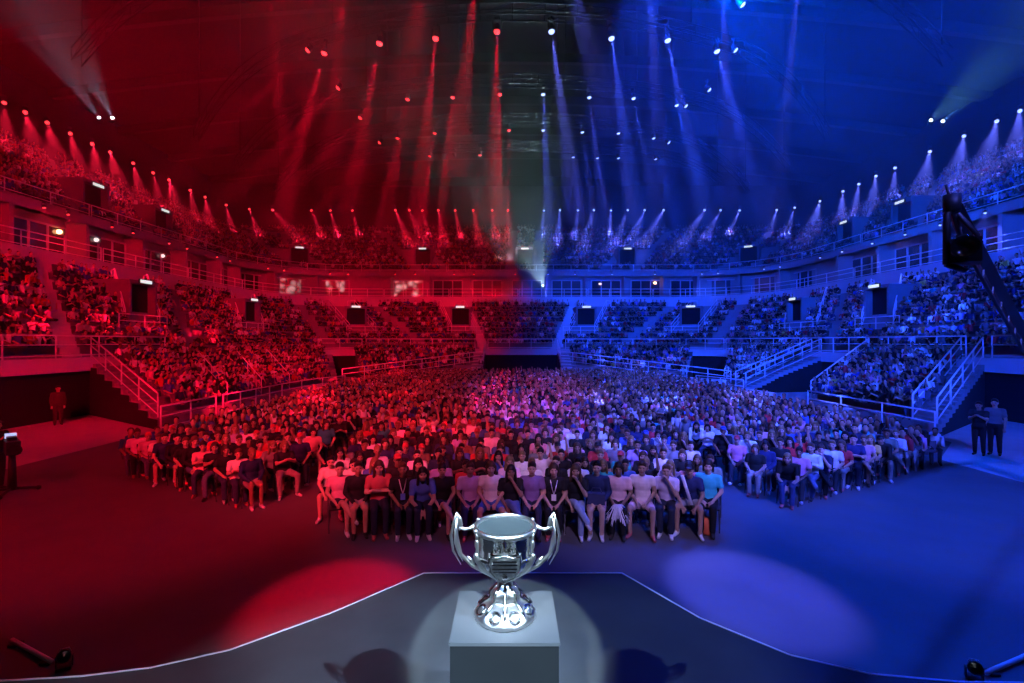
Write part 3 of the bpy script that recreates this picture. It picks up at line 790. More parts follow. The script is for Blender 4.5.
# middle block of the floor
for r in range(45):
    y = 8.95 + .80 * r
    xa = -3.75 - min(r, 14) * .10; xb = 4.15 + min(r, 14) * .09
    if y > 43.2: break
    n = int((xb - xa) / .46)
    pts = []
    for k in range(n + 1):
        x = xa + (xb - xa) * k / n
        yy = y + .010 * x * x
        if r < 1: yy += 0
        pts.append((x, yy))
    add_row(pts, 'middle', r, .012, (0, 1.5))
def inside_floor(x, y):
    if y > 43.2: return False
    ax = abs(x - X0); lim = 12.4 if y < 32 else 11.5
    return ax < lim
for side in (-1, 1):
    # rows turned by 28 degrees towards the stage, bounded by the middle aisle
    a = R(29)
    for r in range(66):
        pts = []
        for k in range(60):
            u = k * .46; v = r * .80
            bx, by = (-5.45, 10.3) if side < 0 else (5.85, 10.4)
            x = bx + side * (u * math.cos(a)) - side * 0 + side * (-v * math.sin(a)); y = by + u * math.sin(a) + v * math.cos(a)
            pts.append((x, y))
        # extend towards the aisle so every row starts there
        ext = []
        for k in range(1, 60):
            x, y = pts[0][0] - side * k * .46 * math.cos(a), pts[0][1] - k * .46 * math.sin(a); ext.append((x, y))
        allp = ext[::-1] + pts
        if side < 0: ok = [p for p in allp if p[0] < -5.45 + .0 and inside_floor(*p) and p[0] > -11.0]
        else: ok = [p for p in allp if p[0] > 5.85 and inside_floor(*p) and p[0] < 12.7]
        # a cross aisle in the side blocks
        if ok: add_row(ok, 'red' if side < 0 else 'blue', r, .012, (0, 2.5))
FLOORSEATS = len(SEATS)
def near_port(s, p, ports):
    for q, s0, w in ports:
        c = path(s, q)
        if (c - p).length < w and s0 - 1.0 < s < s0 + 3.4: return True
    return False
def tier_row(s, z, qa, qb, aisles, ports, zone, row, pitch=.48, hw=.64):
    q = qa
    while q < qb:
        p = path(s, q); t = tang(s, q)
        dq = .004; L = (path(s, q + dq) - p).length / dq
        px = px_of(p)
        if p.y > 6 and -160 < px < 1190:
            if all((path(s, f(s)) - p).length > hw for f in aisles) and not near_port(s, p, ports):
                n = Vector((t.y, -t.x, 0))
                if n.dot(Vector((0, 20, 0)) - p) < 0: n = -n
                dirv = (n * .5 + (Vector((0, 4, 0)) - p).normalized() * .5).normalized()
                SEATS.append((p.x, p.y, z, math.atan2(dirv.x, -dirv.y), zone, row, 0, 0))
        q += pitch / L
for a, b in LB:
    for i in range(NLOW):
        s = DLOW * (i + .55)
        tier_row(s, .45 + RLOW * i, a(s) + .004, b(s) - .004, AISLE_LOWQ, [], 'bank', i)
for i in range(NMID):
    s = SM + DMID * (i + .55)
    tier_row(s, 3.0 + RMID * i, .06, 4.94, [lambda s, q=q: q for q in AISLE_MID], [(q, s0 - 1.6, 1.55) for q, s0 in LPQ], 'mid', i)
for i in range(NUP):
    s = 16.6 + DUP * (i + .55)
    tier_row(s, 12.75 + .54 * i, .06, 4.94, AISLE_UP, [(q, 18.8, 1.5) for q in UPQ], 'up', i)
print('SEATS', FLOORSEATS, len(SEATS))
# ------------------------------------------------------------------ the 300 people who show largest, one by one
FRONT_PX = [(338, 'a'), (357, 'b'), (378, 'c'), (402, 'd'), (422, 'e'), (442, 'f'), (470, 'g'), (491, 'h'), (511, 'i'), (532, 'j'), (554, 'k'), (576, 'l'), (597, 'm'), (619, 'n'), (643, 'o'), (668, 'p'), (692, 'q'), (711, 'r')]
WHITE, BLACK, NAVY, PINK, LILAC, TEAL, BLUEC, GREY = (.8, .8, .8), (.012, .012, .014), (.02, .03, .10), (.75, .32, .42), (.50, .34, .66), (.05, .50, .50), (.08, .18, .60), (.3, .3, .3)
JEANS, DARKJ, LIGHTJ = (.10, .16, .34), (.02, .025, .05), (.30, .38, .52)
FRONT = {  # pose index, shirt, legs, hair, label
 'a': (11, PINK, DARKJ, 'short', 'person in pink top and shorts, legs crossed, at red end of the front row'),
 'b': (1, BLACK, GREY, 'short', 'person in black top, second from the red end of the front row'),
 'c': (3, (.5, .1, .12), DARKJ, 'long', 'person in dark red top with arms crossed, third from red end of front row'),
 'd': (0, BLACK, DARKJ, 'short', 'person in black T-shirt with white lanyard, front row left of the trophy'),
 'e': (2, BLUEC, DARKJ, 'long', 'long haired person in blue shirt with hands clasped between knees, front row'),
 'f': (11, BLACK, (.02, .03, .10), 'bun', 'person in dark top with bare crossed legs, front row beside the trophy handle'),
 'g': (0, LILAC, NAVY, 'short', 'person in lilac T-shirt sitting upright just above the trophy handle'),
 'h': (14, WHITE, BLUEC, 'bob', 'person in pale shirt and shorts right behind the trophy rim, red side'),
 'i': (8, BLACK, JEANS, 'long', 'person in black tank top with hand to face, straight behind the trophy'),
 'j': (13, (.2, .12, .3), DARKJ, 'short', 'person in dark purple top, straight behind the trophy rim, blue side'),
 'k': (0, BLACK, BLACK, 'bob', 'person in black with a white badge, just past the blue-side trophy handle'),
 'l': (8, BLACK, LIGHTJ, 'long', 'person in black vest and light jeans, legs crossed, hand to face, front row'),
 'm': (1, NAVY, (.5, .28, .3), 'short', 'person in striped navy shirt with a bag on the lap, front row'),
 'n': (0, (.8, .5, .58), BLACK, 'bob', 'person in pale pink top holding white streamers, front row'),
 'o': (14, (.85, .70, .74), (.8, .55, .6), 'short', 'person in whitish T-shirt and pale shorts with knees apart, front row'),
 'p': (9, (.75, .62, .80), DARKJ, 'short', 'person in pale lilac shirt and dark jeans with hand to face, front row'),
 'q': (5, NAVY, GREY, 'cap', 'person in navy jacket holding a pale stick, second from the blue end, front row'),
 'r': (0, TEAL, BLACK, 'bob', 'person in teal T-shirt at the blue end of the front row')}
GP = 'audience in the nearest floor rows'
CH = []
front_obj = {}
def chair_meshes():
    mb = MB(); mb.box((-.21, -.20, .425), (.21, .20, .455)); seat = mb.mesh('seat', M['chairm'])
    mb = MB(); mb.tube([(-.20, .22, .60), (-.07, .25, .60), (.07, .25, .60), (.20, .22, .60)], .012, 6)
    mb.add([(-.20, .215, .60), (-.07, .245, .60), (.07, .245, .60), (.20, .215, .60), (-.20, .245, .84), (-.07, .275, .85), (.07, .275, .85), (.20, .245, .84)], [(0, 1, 5, 4), (1, 2, 6, 5), (2, 3, 7, 6)])
    mb.add([(-.20, .235, .60), (-.07, .265, .60), (.07, .265, .60), (.20, .235, .60), (-.20, .265, .84), (-.07, .295, .85), (.07, .295, .85), (.20, .265, .84)], [(4, 5, 1, 0), (5, 6, 2, 1), (6, 7, 3, 2)])
    back = mb.mesh('backrest', M['chairm'])
    legs = []
    for sx in (-1, 1):
        mb = MB(); mb.tube([(sx * .205, -.20, .004), (sx * .205, .06, .45), (sx * .205, .25, .84)], .011, 6); legs.append(mb.mesh('leg', M['chairm']))
        mb = MB(); mb.tube([(sx * .185, .25, .004), (sx * .185, -.15, .44)], .011, 6); legs.append(mb.mesh('leg', M['chairm']))
    return seat, back, legs
CHM = chair_meshes()
def chair(x, y, z, rz, label):
    o = empty('folding_chair', (x, y, z), rz); tag(o, label, 'chair', 'chairs of the front rows')
    # the sitter's hips are at the local origin, so the chair stands right under them
    link('seat', CHM[0], o); link('backrest', CHM[1], o)
    for l in CHM[2]: link('leg', l, o)
for i, (px, key) in enumerate(FRONT_PX):
    x = (px - 512) / F * 9.05; y = 9.05 + .008 * x * x
    pi, sh, lc, hr, lab = FRONT[key]
    rz = math.atan2(0 - x, y - 1.5)
    o = person((x, y, .012), rz, PROTO[pi], sh, lc, SKINS[i % 5], hr, HAIRC[i % 4], SHOEC[i % 4], lab, GP, .98 + .04 * ((i * 7) % 5) / 5)
    front_obj[key] = (o, x, y, rz)
    chair(x, y, .012, rz, 'black folding chair under the ' + ' '.join(lab.split(',')[0].split()[:11]))
# small things of the front row
def rel(key, v):
    o, x, y, rz = front_obj[key]; return Matrix.Translation((x, y, .012)) @ Matrix.Rotation(rz, 4, 'Z') @ Vector(v)
def child(o, name, mb, m, smooth=True):
    c = mb.build(name, m, o, smooth); return c
lan = mat('lanyard_white', (.75, .75, .78), .6, noise=.05); badge = mat('badge_blue', (.12, .25, .8), .4, noise=.2)
for key, m2 in (('d', badge), ('k', lan)):
    o = front_obj[key][0]; mb = MB()
    mb.tube([(-.07, -.10, 1.02), (-.03, -.155, .85), (0, -.165, .76)], .008, 5); mb.tube([(.07, -.10, 1.02), (.03, -.155, .85), (0, -.165, .76)], .008, 5)
    child(o, 'lanyard', mb, lan); mb = MB(); mb.box((-.045, -.178, .64), (.045, -.168, .76)); child(o, 'badge', mb, m2, False)
mb = MB(); p = rel('m', (0, -.27, .70))
mb.box((-.16, -.07, -.10), (.16, .07, .10)); mb.tube([(-.10, 0, .10), (-.07, 0, .19), (.07, 0, .19), (.10, 0, .10)], .012, 6)
bg = mb.build('handbag', mat('bag_navy', (.04, .045, .12), .6, noise=.2)); bg.location = p; bg.rotation_euler = (0, 0, front_obj['m'][3]); tag(bg, 'dark blue bag on the lap of the person in the striped navy shirt', 'bag')
pom = MB()
for k in range(70):
    t = rnd.uniform(0, 2 * math.pi); e = rnd.uniform(-.2, 1)
    d = V(math.cos(t) * .22, math.sin(t) * .16, -.16 - .18 * e)
    pom.tube([V(0, 0, .02), d * .45 + V(0, 0, .07), d], [.012, .011, .007], 4, flat=(1, .5))
po = pom.build('pompom', lan); po.location = rel('n', (0, -.40, .60)); tag(po, 'white and blue streamer pompom between the knees of the person in pink', 'pompom')
st = MB(); st.tube([(0, 0, 0), (0, .02, .55)], .03, 10); so = st.build('cheering_stick', lan, None, True); so.location = rel('q', (.05, -.36, .58)); so.rotation_euler = (-.2, -.25, 0); tag(so, 'pale inflatable stick held by the person in the navy jacket', 'stick')
bgm = mat('orange_cloth', (.85, .16, .06), .6, noise=.2)
mb = MB(); mb.lathe([(0, 0), (.10, 0), (.12, .03), (.12, .22), (.09, .30), (.0, .31)], 12); bo = mb.build('bag', bgm, None, True); bo.location = rel('r', (.0, -.30, 0)); tag(bo, 'orange bag on the floor at the feet of the person in teal', 'bag')

fl = []
for i, s in enumerate(SEATS[:FLOORSEATS]):
    x, y, z, rz, zone, row, k, n = s
    if zone == 'middle' and row == 0: continue
    fl.append((math.hypot(x, y) if -20 < px_of(V(x, y, 0)) < 1044 else 999, i))
fl.sort()
NIND = 300 - len(FRONT_PX) - 4
chosen = set(i for d, i in fl[:NIND])
ZN = {'middle': 'middle block', 'red': 'red side block', 'blue': 'blue side block'}
for i in sorted(chosen):
    x, y, z, rz, zone, row, k, n = SEATS[i]
    pi = rnd.randrange(len(PROTO)); 
    if PROTO[pi]['kind'] == 'cheer' and rnd.random() < .6: pi = 0
    cn, cc, _ = rnd.choice(CW); hr = rnd.choice(['short', 'short', 'short', 'long', 'long', 'bob', 'bun', 'cap'])
    hc = rnd.choice(HAIRC) if hr != 'cap' else rnd.choice([(.02, .02, .02), (.5, .05, .06), (.05, .08, .3)])
    if zone == 'middle': nth = f'{ordi(k + 1)} from red end'
    else:
        m_ = n - 1 - k if (zone == 'red') == (SEATS[i - k][0] < SEATS[i - k + n - 1][0]) else k
        nth = f'{ordi(m_ + 1)} from aisle'
    ph = PHRASE[PROTO[pi]['kind']]
    lab = f'person in {cn}, {ph}, {ordi(row + 1)} row, {ZN[zone]}, {nth}'
    jx, jy = rnd.uniform(-.04, .04), rnd.uniform(-.05, .05)
    tc = tuple(min(.85, c * rnd.uniform(.8, 1.15)) for c in cc)
    person((x + jx, y + jy, z), rz + rnd.uniform(-.15, .15), PROTO[pi], tc, rnd.choice(LEGC), rnd.choice(SKINS), hr, hc, rnd.choice(SHOEC), lab, GP, rnd.uniform(.88, .98))
    if (zone != 'middle' and (row == 0 or k in (0, n - 1)) and y < 20) :
        chair(x + jx, y + jy, z, rz, f'black folding chair in {ordi(row + 1)} row, {ZN[zone]}, {nth}')
    elif zone == 'middle' and row == 1:
        chair(x + jx, y + jy, z, rz, f'black folding chair in the second row, {ZN[zone]}, {nth}')
# standing people
SKN = (.45, .28, .2)
p = at_z(58, 425, 0); person(p, math.atan2(-p.x, p.y - 4), STAND[2], (.06, .03, .03), (.05, .03, .03), SKN, 'short', HAIRC[0], SHOEC[1], 'person standing alone before the dark red-lit tunnel', GP)
p = at_z(979, 455, 0); person(p, math.atan2(-p.x, p.y - 4), STAND[1], BLACK, BLACK, SKN, 'short', HAIRC[0], SHOEC[1], 'person in black standing in the blue-lit tunnel, nearer the seats', GP, 1.0)
p = at_z(995, 455, 0); person(p, math.atan2(-p.x, p.y - 4), STAND[0], (.12, .12, .13), BLACK, SKN, 'short', HAIRC[0], SHOEC[1], 'person in grey top standing in the blue-lit tunnel, nearer the picture edge', GP, 1.05)

# ------------------------------------------------------------------ the rest of the crowd: one uncountable mass
def low_person(kind, detail):
    """verts, tris, material class (0 skin 1 shirt 2 legs 3 hair)"""
    mb = MB(); J = pose(kind, 'std', False); n = 6 if detail else 5
    pz = J['pelvis']
    mb.tube([J['pelvis'] - V(0, 0, .10), J['waist'], J['chest'], J['chest'] + V(0, .01, .13), J['neck'] + V(0, 0, -.01)], [.17, .155, .185, .17, .06], n, 1, flat=(1, .70))
    for i in (0, 1):
        s, e, w = J['sho'][i], J['elb'][i], J['wri'][i]
        mb.tube([s, e], [.06, .052], 4, 1); mb.tube([e, w, w + (w - e).normalized() * .13], [.045, .036, .028], 4, 0)
        mb.tube([J['hip'][i], J['knee'][i] + V(0, -.03, 0)], [.10, .075], 4, 2)
        if detail: mb.tube([J['knee'][i], J['ank'][i], J['toe'][i]], [.065, .05, .035], 4, 2)
    h = J['head']
    mb.tube([J['neck'] - V(0, 0, .03), h], [.058, .055], 5, 0)
    mb.ball(h + V(0, -.012, -.01), (.078, .092, .118), 7 if detail else 6, 5, 0)
    mb.ball(h + V(0, .025, .045), (.088, .095, .088), 7 if detail else 6, 4, 3)
    vs = np.array([tuple(v) for v in mb.v], np.float32); tris, cl = [], []
    for f, c in zip(mb.f, mb.m):
        for k in range(1, len(f) - 1): tris.append((f[0], f[k], f[k + 1])); cl.append(c)
    return vs, np.array(tris, np.int32), np.array(cl, np.int8)
KINDS_ = ['lap', 'lap', 'clasped', 'crossed', 'phone', 'clap', 'forward', 'cheer', 'knees', 'face']
LOW = {(k, d): low_person(k, d) for k in set(KINDS_) for d in (0, 1)}
allv, allt, allc = [], [], []
off = 0
CLW = np.array([c[1] for c in CW])
seat_pts = []
for i, (x, y, z, rz, zone, row, k, n) in enumerate(SEATS):
    if i in chosen or (zone == 'middle' and row == 0): continue
    px = px_of(V(x, y, 0))
    if not -160 < px < 1190: continue
    seat_pts.append((x, y, z, rz))
    if nrs.rand() < (.03 if i < FLOORSEATS else .09): continue
    d = math.hypot(x, y)
    vs, ts, cl = LOW[(KINDS_[nrs.randint(len(KINDS_))], 1 if d < 26 else 0)]
    a = rz + nrs.uniform(-.25, .25); c, s = math.cos(a), math.sin(a); sc = nrs.uniform(.88, .99)
    P = vs * sc
    out = np.empty_like(P); out[:, 0] = P[:, 0] * c - P[:, 1] * s + x + nrs.uniform(-.05, .05); out[:, 1] = P[:, 0] * s + P[:, 1] * c + y + nrs.uniform(-.06, .06); out[:, 2] = P[:, 2] + z - (.02 if i >= FLOORSEATS else 0)
    pal = np.array([SKINS[nrs.randint(5)], CLW[nrs.randint(len(CLW))] * nrs.uniform(.8, 1.1), LEGC[nrs.randint(5)], HAIRC[nrs.randint(5)]])
    allv.append(out); allt.append(ts + off); allc.append(pal[cl]); off += len(vs)
def mass_mesh(name, Vv, T, C, m):
    me = bpy.data.meshes.new(name)
    me.vertices.add(len(Vv)); me.vertices.foreach_set('co', Vv.astype(np.float32).ravel())
    me.loops.add(T.size); me.loops.foreach_set('vertex_index', T.astype(np.int32).ravel())
    me.polygons.add(len(T)); me.polygons.foreach_set('loop_start', np.arange(0, T.size, T.shape[1], dtype=np.int32))
    if C is not None:
        at = me.attributes.new('cloth_colour', 'FLOAT_COLOR', 'FACE')
        at.data.foreach_set('color', np.hstack([np.clip(C, 0, .9), np.ones((len(C), 1))]).astype(np.float32).ravel())
    me.materials.append(m); me.update(calc_edges=True)
    return me
mc = mat('crowd_cloth', (.5, .5, .5), .75, spec=.3)
at = mc.node_tree.nodes.new('ShaderNodeAttribute'); at.attribute_name = 'cloth_colour'
mc.node_tree.links.new(at.outputs['Color'], mc.node_tree.nodes['Principled BSDF'].inputs['Base Color'])
cr = link('crowd', mass_mesh('crowd', np.vstack(allv), np.vstack(allt), np.vstack(allc), mc))
tag(cr, 'dense seated crowd filling the floor behind the front rows and all the tiers', 'crowd', kind='stuff')
print('CROWD', len(allv), off, sum(len(t) for t in allt))
# the seats they sit on
sv = np.array([(-.22, -.24, .40), (.22, -.24, .40), (.22, .17, .40), (-.22, .17, .40), (-.22, -.24, .45), (.22, -.24, .45), (.22, .17, .45), (-.22, .17, .45),
               (-.22, .17, .40), (.22, .17, .40), (.22, .27, .84), (-.22, .27, .84), (-.22, .21, .40), (.22, .21, .40), (.22, .31, .84), (-.22, .31, .84)], np.float32)
sf = np.array([(4, 5, 6, 7), (0, 3, 2, 1), (0, 1, 5, 4), (1, 2, 6, 5), (3, 0, 4, 7), (8, 9, 10, 11), (15, 14, 13, 12), (11, 10, 14, 15), (8, 11, 15, 12), (10, 9, 13, 14)], np.int32)
va, fa = [], []
for j, (x, y, z, rz) in enumerate(seat_pts):
    c, s = math.cos(rz), math.sin(rz); o = np.empty_like(sv)
    o[:, 0] = sv[:, 0] * c - sv[:, 1] * s + x; o[:, 1] = sv[:, 0] * s + sv[:, 1] * c + y; o[:, 2] = sv[:, 2] + z
    va.append(o); fa.append(sf + 16 * j)
se = link('seating', mass_mesh('seating', np.vstack(va), np.vstack(fa), None, M['seatp']))
tag(se, 'rows of dark seats under the crowd on the floor and the tiers', 'seats', kind='stuff')
# ------------------------------------------------------------------ trophy and pedestal
TX, TY, TZ = -.045, 3.09, 1.855
ped = empty('pedestal', (TX, TY, DECK)); tag(ped, 'glossy dark pedestal with a pale square top carrying the silver trophy', 'pedestal')
h = TZ - DECK
mb = MB(); mb.box((-.325, -.287, 0), (.325, .287, h - .02)); mb.build('plinth', M['pedside'], ped)
mb = MB(); mb.box((-.332, -.292, h - .02), (.332, .292, h)); mb.build('top', M['pedtop'], ped)
tr = empty('trophy', (TX, TY, TZ)); tag(tr, 'big polished silver two-handled trophy cup standing on the pedestal', 'trophy')
S = M['silver']
mb = MB()
mb.lathe([(0, 0), (.190, 0), (.200, .008), (.200, .024), (.190, .036), (.178, .052), (.150, .078), (.122, .094), (.098, .104), (.086, .112), (.088, .124), (.094, .140), (.092, .158), (.078, .178), (.054, .192), (.038, .202), (.032, .212)], 96,
         lobes=(8, [0, 0, 0, .02, .04, .05, .05, .03, 0, 0, .05, .08, .08, .05, 0, 0, 0]))
mb.build('foot', M['brushed'], tr, True)
for k in range(8):
    t = math.pi / 8 + k * math.pi / 4 + math.pi / 8 * 0
    mtx = Matrix.Rotation(t, 4, 'Z') @ Matrix.Translation((.160, 0, .060)) @ Matrix.Rotation(R(44), 4, 'Y')
    mb = MB(); mb.lathe([(0, .010), (.020, .012), (.026, .008), (.030, .016), (.038, .016), (.043, .006), (.043, -.012)], 24, mtx=mtx); md_ = mb.build('medallion', S, tr, True)
    mb = MB(); mb.lathe([(0, .0165), (.014, .0165), (.025, .012)], 16, mtx=mtx); mb.build('disc', M['silver2'], md_, True)
mb = MB()
for k in range(8):
    t = k * math.pi / 4
    mb.tube([(math.cos(t) * .185, math.sin(t) * .185, .040), (math.cos(t) * .140, math.sin(t) * .140, .090), (math.cos(t) * .098, math.sin(t) * .098, .116), (math.cos(t) * .088, math.sin(t) * .088, .165), (math.cos(t) * .036, math.sin(t) * .036, .206)], [.008, .013, .010, .014, .006], 10)
mb.build('foot_ribs', S, tr, True)
mb = MB()
mb.lathe([(.030, .20), (.034, .222), (.044, .230), (.044, .240), (.034, .246), (.046, .258), (.085, .280), (.125, .308), (.155, .342), (.172, .376), (.178, .396)], 64)
mb.lathe([(.178, .396), (.190, .399), (.194, .408), (.190, .418), (.179, .421)], 64)
mb.lathe([(.179, .421), (.178, .450), (.180, .500), (.186, .545), (.190, .556)], 64)
mb.build('bowl', S, tr, True)
mb = MB(); mb.lathe([(.190, .556), (.203, .562), (.209, .574), (.208, .586), (.200, .595), (.190, .596), (.184, .590), (.182, .572)], 64); mb.build('rim', M['brushed'], tr, True)
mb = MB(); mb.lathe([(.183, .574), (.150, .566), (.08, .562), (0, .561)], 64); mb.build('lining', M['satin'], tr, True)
for sx in (-1, 1):
    def W3(pts): return [(sx * x, y, z) for x, y, z in pts]
    mb = MB()
    mb.tube(W3([(.20, 0, .585), (.235, 0, .566), (.265, 0, .562), (.305, 0, .575)]), [.016, .011, .011, .014], 10)
    mb.tube(W3([(.316, 0, .635), (.322, 0, .56), (.322, 0, .48), (.290, 0, .395), (.215, 0, .322), (.12, 0, .272), (.040, 0, .232)]), [.006, .009, .010, .011, .011, .010, .010], 10, flat=(1, 1.2))
    mb.tube(W3([(.20, 0, .335), (.225, .0, .36), (.25, 0, .385)]), [.006, .014, .004], 8)
    hd = mb.build('handle', M['brushed'], tr, True)
    for nm, pts, rs in (('blade', [(.318, 0, .676), (.338, 0, .61), (.357, 0, .52), (.342, 0, .42), (.290, 0, .328)], [.002, .009, .011, .008, .002]),
                        ('blade', [(.308, -.02, .640), (.322, -.045, .58), (.322, -.058, .50), (.300, -.045, .42), (.276, -.02, .36)], [.002, .008, .010, .008, .002]),
                        ('blade', [(.308, .02, .640), (.322, .045, .58), (.322, .058, .50), (.300, .045, .42), (.276, .02, .36)], [.002, .008, .010, .008, .002]),
                        ('blade', [(.318, 0, .670), (.298, 0, .63), (.292, 0, .59), (.302, 0, .55)], [.003, .014, .016, .004])):
        mb = MB(); mb.tube(W3(pts), rs, 10, flat=(.75, 1.0)); mb.build(nm, M['brushed'], hd, True)
for az in (-152, -28, 28, 152, 205 - 360 + 0, -90 + 180):
    t = R(az); c, s = math.cos(t), math.sin(t)
    def P3(r, z): return (c * r, s * r, z)
    mb = MB()
    mb.tube([P3(.206, .578), P3(.196, .54), P3(.194, .49), P3(.198, .44), P3(.200, .40), P3(.178, .355), P3(.140, .308), P3(.09, .27), P3(.046, .235), P3(.05, .20)], [.010, .012, .009, .011, .016, .013, .011, .010, .012, .008], 8)
    mb.ball(P3(.203, .42), (.018, .018, .03), 8, 6); mb.ball(P3(.20, .50), (.014, .014, .035), 8, 6); mb.ball(P3(.208, .585), .016, 8, 6)
    mb.build('rib', M['brushed'], tr, True)
# shield with a spired crown on the front
mt = Matrix.Translation((0, -.203, .452)) @ Matrix.Rotation(R(17), 4, 'X')
sh = [(-.092, .035), (-.098, -.02), (-.090, -.075), (-.055, -.125), (0, -.165), (.055, -.125), (.090, -.075), (.098, -.02), (.092, .035), (.05, .026), (0, .04), (-.05, .026)]
mb = MB(); n = len(sh)
mb.add([mt @ V(x, -.012, z) for x, z in sh] + [mt @ V(x * 1.1, .020, z * 1.08) for x, z in sh], [tuple(range(n)), tuple(range(n, 2*n))[::-1]] + [(i, n+i, n+(i+1) % n, (i+1) % n) for i in range(n)])
em = mb.build('emblem', M['silver2'], tr)
mb = MB(); mb.tube([mt @ V(x, -.012, z) for x, z in sh + sh[:1]], .007, 6); mb.build('emblem_border', S, em, True)
for z, w in ((.008, .074), (-.016, .078), (-.046, .076), (-.070, .070)):
    mb = MB(); mb.box((-w, -.026, z - .006), (w, -.010, z + .006), 0, mt); mb.build('band', S, em)
mb = MB(); mb.lathe([(0, .03), (.022, .022), (.026, 0), (.02, -.02)], 6, mtx=mt @ Matrix.Translation((0, -.010, -.105)) @ Matrix.Rotation(R(90), 4, 'X')); mb.build('boss', S, em)
mb = MB()
for x, hgt, w in ((-.07, .045, .020), (-.038, .06, .018), (0, .105, .026), (.038, .06, .018), (.07, .045, .020)):
    b = [(x - w, .028), (x + w, .028), (x, .028 + hgt)]
    m2 = Matrix.Translation((0, -.203, .458))
    mb.add([m2 @ V(px_, -.010, z) for px_, z in b] + [m2 @ V(px_, .012, z) for px_, z in b] + [m2 @ V(x, -.030, .028 + hgt * .3)], [(0, 1, 6), (1, 2, 6), (2, 0, 6), (3, 5, 4), (0, 3, 4, 1), (1, 4, 5, 2), (2, 5, 3, 0)])
mb.build('spires', S, em)

# ------------------------------------------------------------------ camera crane on the blue side
A, B = ray(952, 205, 4.6), ray(1022, 335, 7.4)
dj = (B - A).normalized(); C = A + (B - A) * 2.4
jb = empty('camera_crane', (C.x, C.y, 0)); tag(jb, 'long black camera crane over the blue-lit floor with a camera at its tip', 'crane')
O = V(C.x, C.y, 0)
up_ = dj.cross(V(0, 0, 1)).cross(dj).normalized()
mb = MB(); mb.tube([A - O, C + dj * 1.2 - O], [.075, .11], 4); mb.build('arm', M['jib'], jb)
mb = MB(); mb.tube([A - up_ * .02 - O, A + dj * .5 - up_ * .20 - O, C - up_ * .26 - O], .022, 6); mb.build('control_rod', M['jib'], jb, True)
sd = dj.cross(up_).normalized()
mb = MB()
for k in range(11):
    c = A + dj * (.4 + k * .62) - O; mb.tube([c + up_ * .09, c - up_ * .22], .012, 5)
mb.build('braces', M['jib'], jb)
mb = MB(); mb.box((-.16, -.16, 0), (.16, .16, C.z - .1)); mb.box((-.4, -.4, 0), (.4, .4, .18)); mb.lathe([(0, C.z + .05), (.2, C.z + .02), (.2, C.z - .15), (0, C.z - .2)], 12); mb.build('column', M['jib'], jb)
mb = MB(); mb.box((-.3, -.2, -.25), (.3, .2, .25), 0, Matrix.Translation(C + dj * 1.3 - O)); mb.build('counterweight', M['jib'], jb)
mb = MB(); c = A - O
mb.lathe([(0, .10), (.07, .10), (.07, -.06), (0, -.08)], 14, c=c); mb.tube([c + V(.02, 0, .04), c + V(-.05, 0, -.1), c + V(-.055, 0, -.58)], .03, 8); mb.tube([c + V(-.055, 0, -.58), c + V(.12, 0, -.64)], .03, 8)
mb.tube([c + V(.03, .05, 0), c + V(.30, .05, -.28), c + V(.30, .05, -.55)], .024, 8)
mb.tube([c + V(-.02, 0, .06), c + V(-.06, 0, .20)], .012, 6)
hd = mb.build('remote_head', M['jib'], jb, True)
cm = MB(); mtx = Matrix.Translation(c + V(.10, -.02, -.46)) @ Matrix.Rotation(R(-43), 4, 'Z')
cm.box((-.10, -.16, -.12), (.12, .18, .11), 0, mtx); cm.box((-.06, -.06, .11), (.06, .12, .16), 0, mtx)
cb = cm.build('video_camera', M['jib'], hd)
cl = MB(); cl.lathe([(.0, .0), (.075, .0), (.085, .14), (.105, .20), (.10, .205), (.06, .15), (0, .15)], 18, mtx=mtx @ Matrix.Translation((0, -.15, 0)) @ Matrix.Rotation(R(90), 4, 'X')); cl.build('camera_lens', M['glass'], hd, True)
# ------------------------------------------------------------------ lamps and bars on the floor beside the stage
def floor_lamp(loc, rz, label):
    o = empty('floor_spotlight', loc, rz); o.scale = (.5,) * 3; tag(o, label, 'light', 'lamps on the floor beside the stage')
    mb = MB(); mb.box((-.13, -.13, 0), (.13, .13, .07)); mb.box((-.15, -.05, .05), (-.13, .05, .26)); mb.box((.13, -.05, .05), (.15, .05, .26)); mb.build('base', M['lampb'], o)
    m = Matrix.Translation((0, 0, .24)) @ Matrix.Rotation(R(55), 4, 'X')
    mb = MB(); mb.lathe([(0, -.12), (.09, -.11), (.12, .02), (.13, .14), (.12, .145), (.11, .10)], 18, mtx=m); mb.build('body', M['lampb'], o, True)
    mb = MB(); mb.lathe([(.112, .10), (0, .11)], 18, mtx=m); mb.build('lens', M['glass'], o, True)
    mb = MB(); mb.tube([V(-.10, 0, .36), V(-.07, 0, .44), V(.07, 0, .44), V(.10, 0, .36)], .012, 6); mb.build('handle', M['rail'], o, True)
p = at_z(65, 668, .012); floor_lamp(p, .5, 'small dark floor lamp beside the red edge of the stage')
p = at_z(974, 680, .012); floor_lamp(p, -.5, 'small floor lamp beside the blue edge of the stage')
for a, b, lab in (((12, 640), (52, 662), 'thin bar lying on the red-lit floor by the stage'), ((986, 673), (1040, 650), 'thin pale bar lying on the blue-lit floor by the stage')):
    p, q = at_z(*a, .05), at_z(*b, .05)
    o = empty('floor_bar', p); o.location.z = .012; tag(o, lab, 'bar', 'bars on the floor beside the stage')
    mb = MB(); mb.tube([V(0, 0, .04), q - p + V(0, 0, .04)], .025, 8); mb.build('tube', M['rail'], o, True)
    for t in (.1, .9):
        c = (q - p) * t; mb = MB(); mb.box((c.x - .05, c.y - .05, 0), (c.x + .05, c.y + .05, .03)); mb.build('bracket', M['lampb'], o)
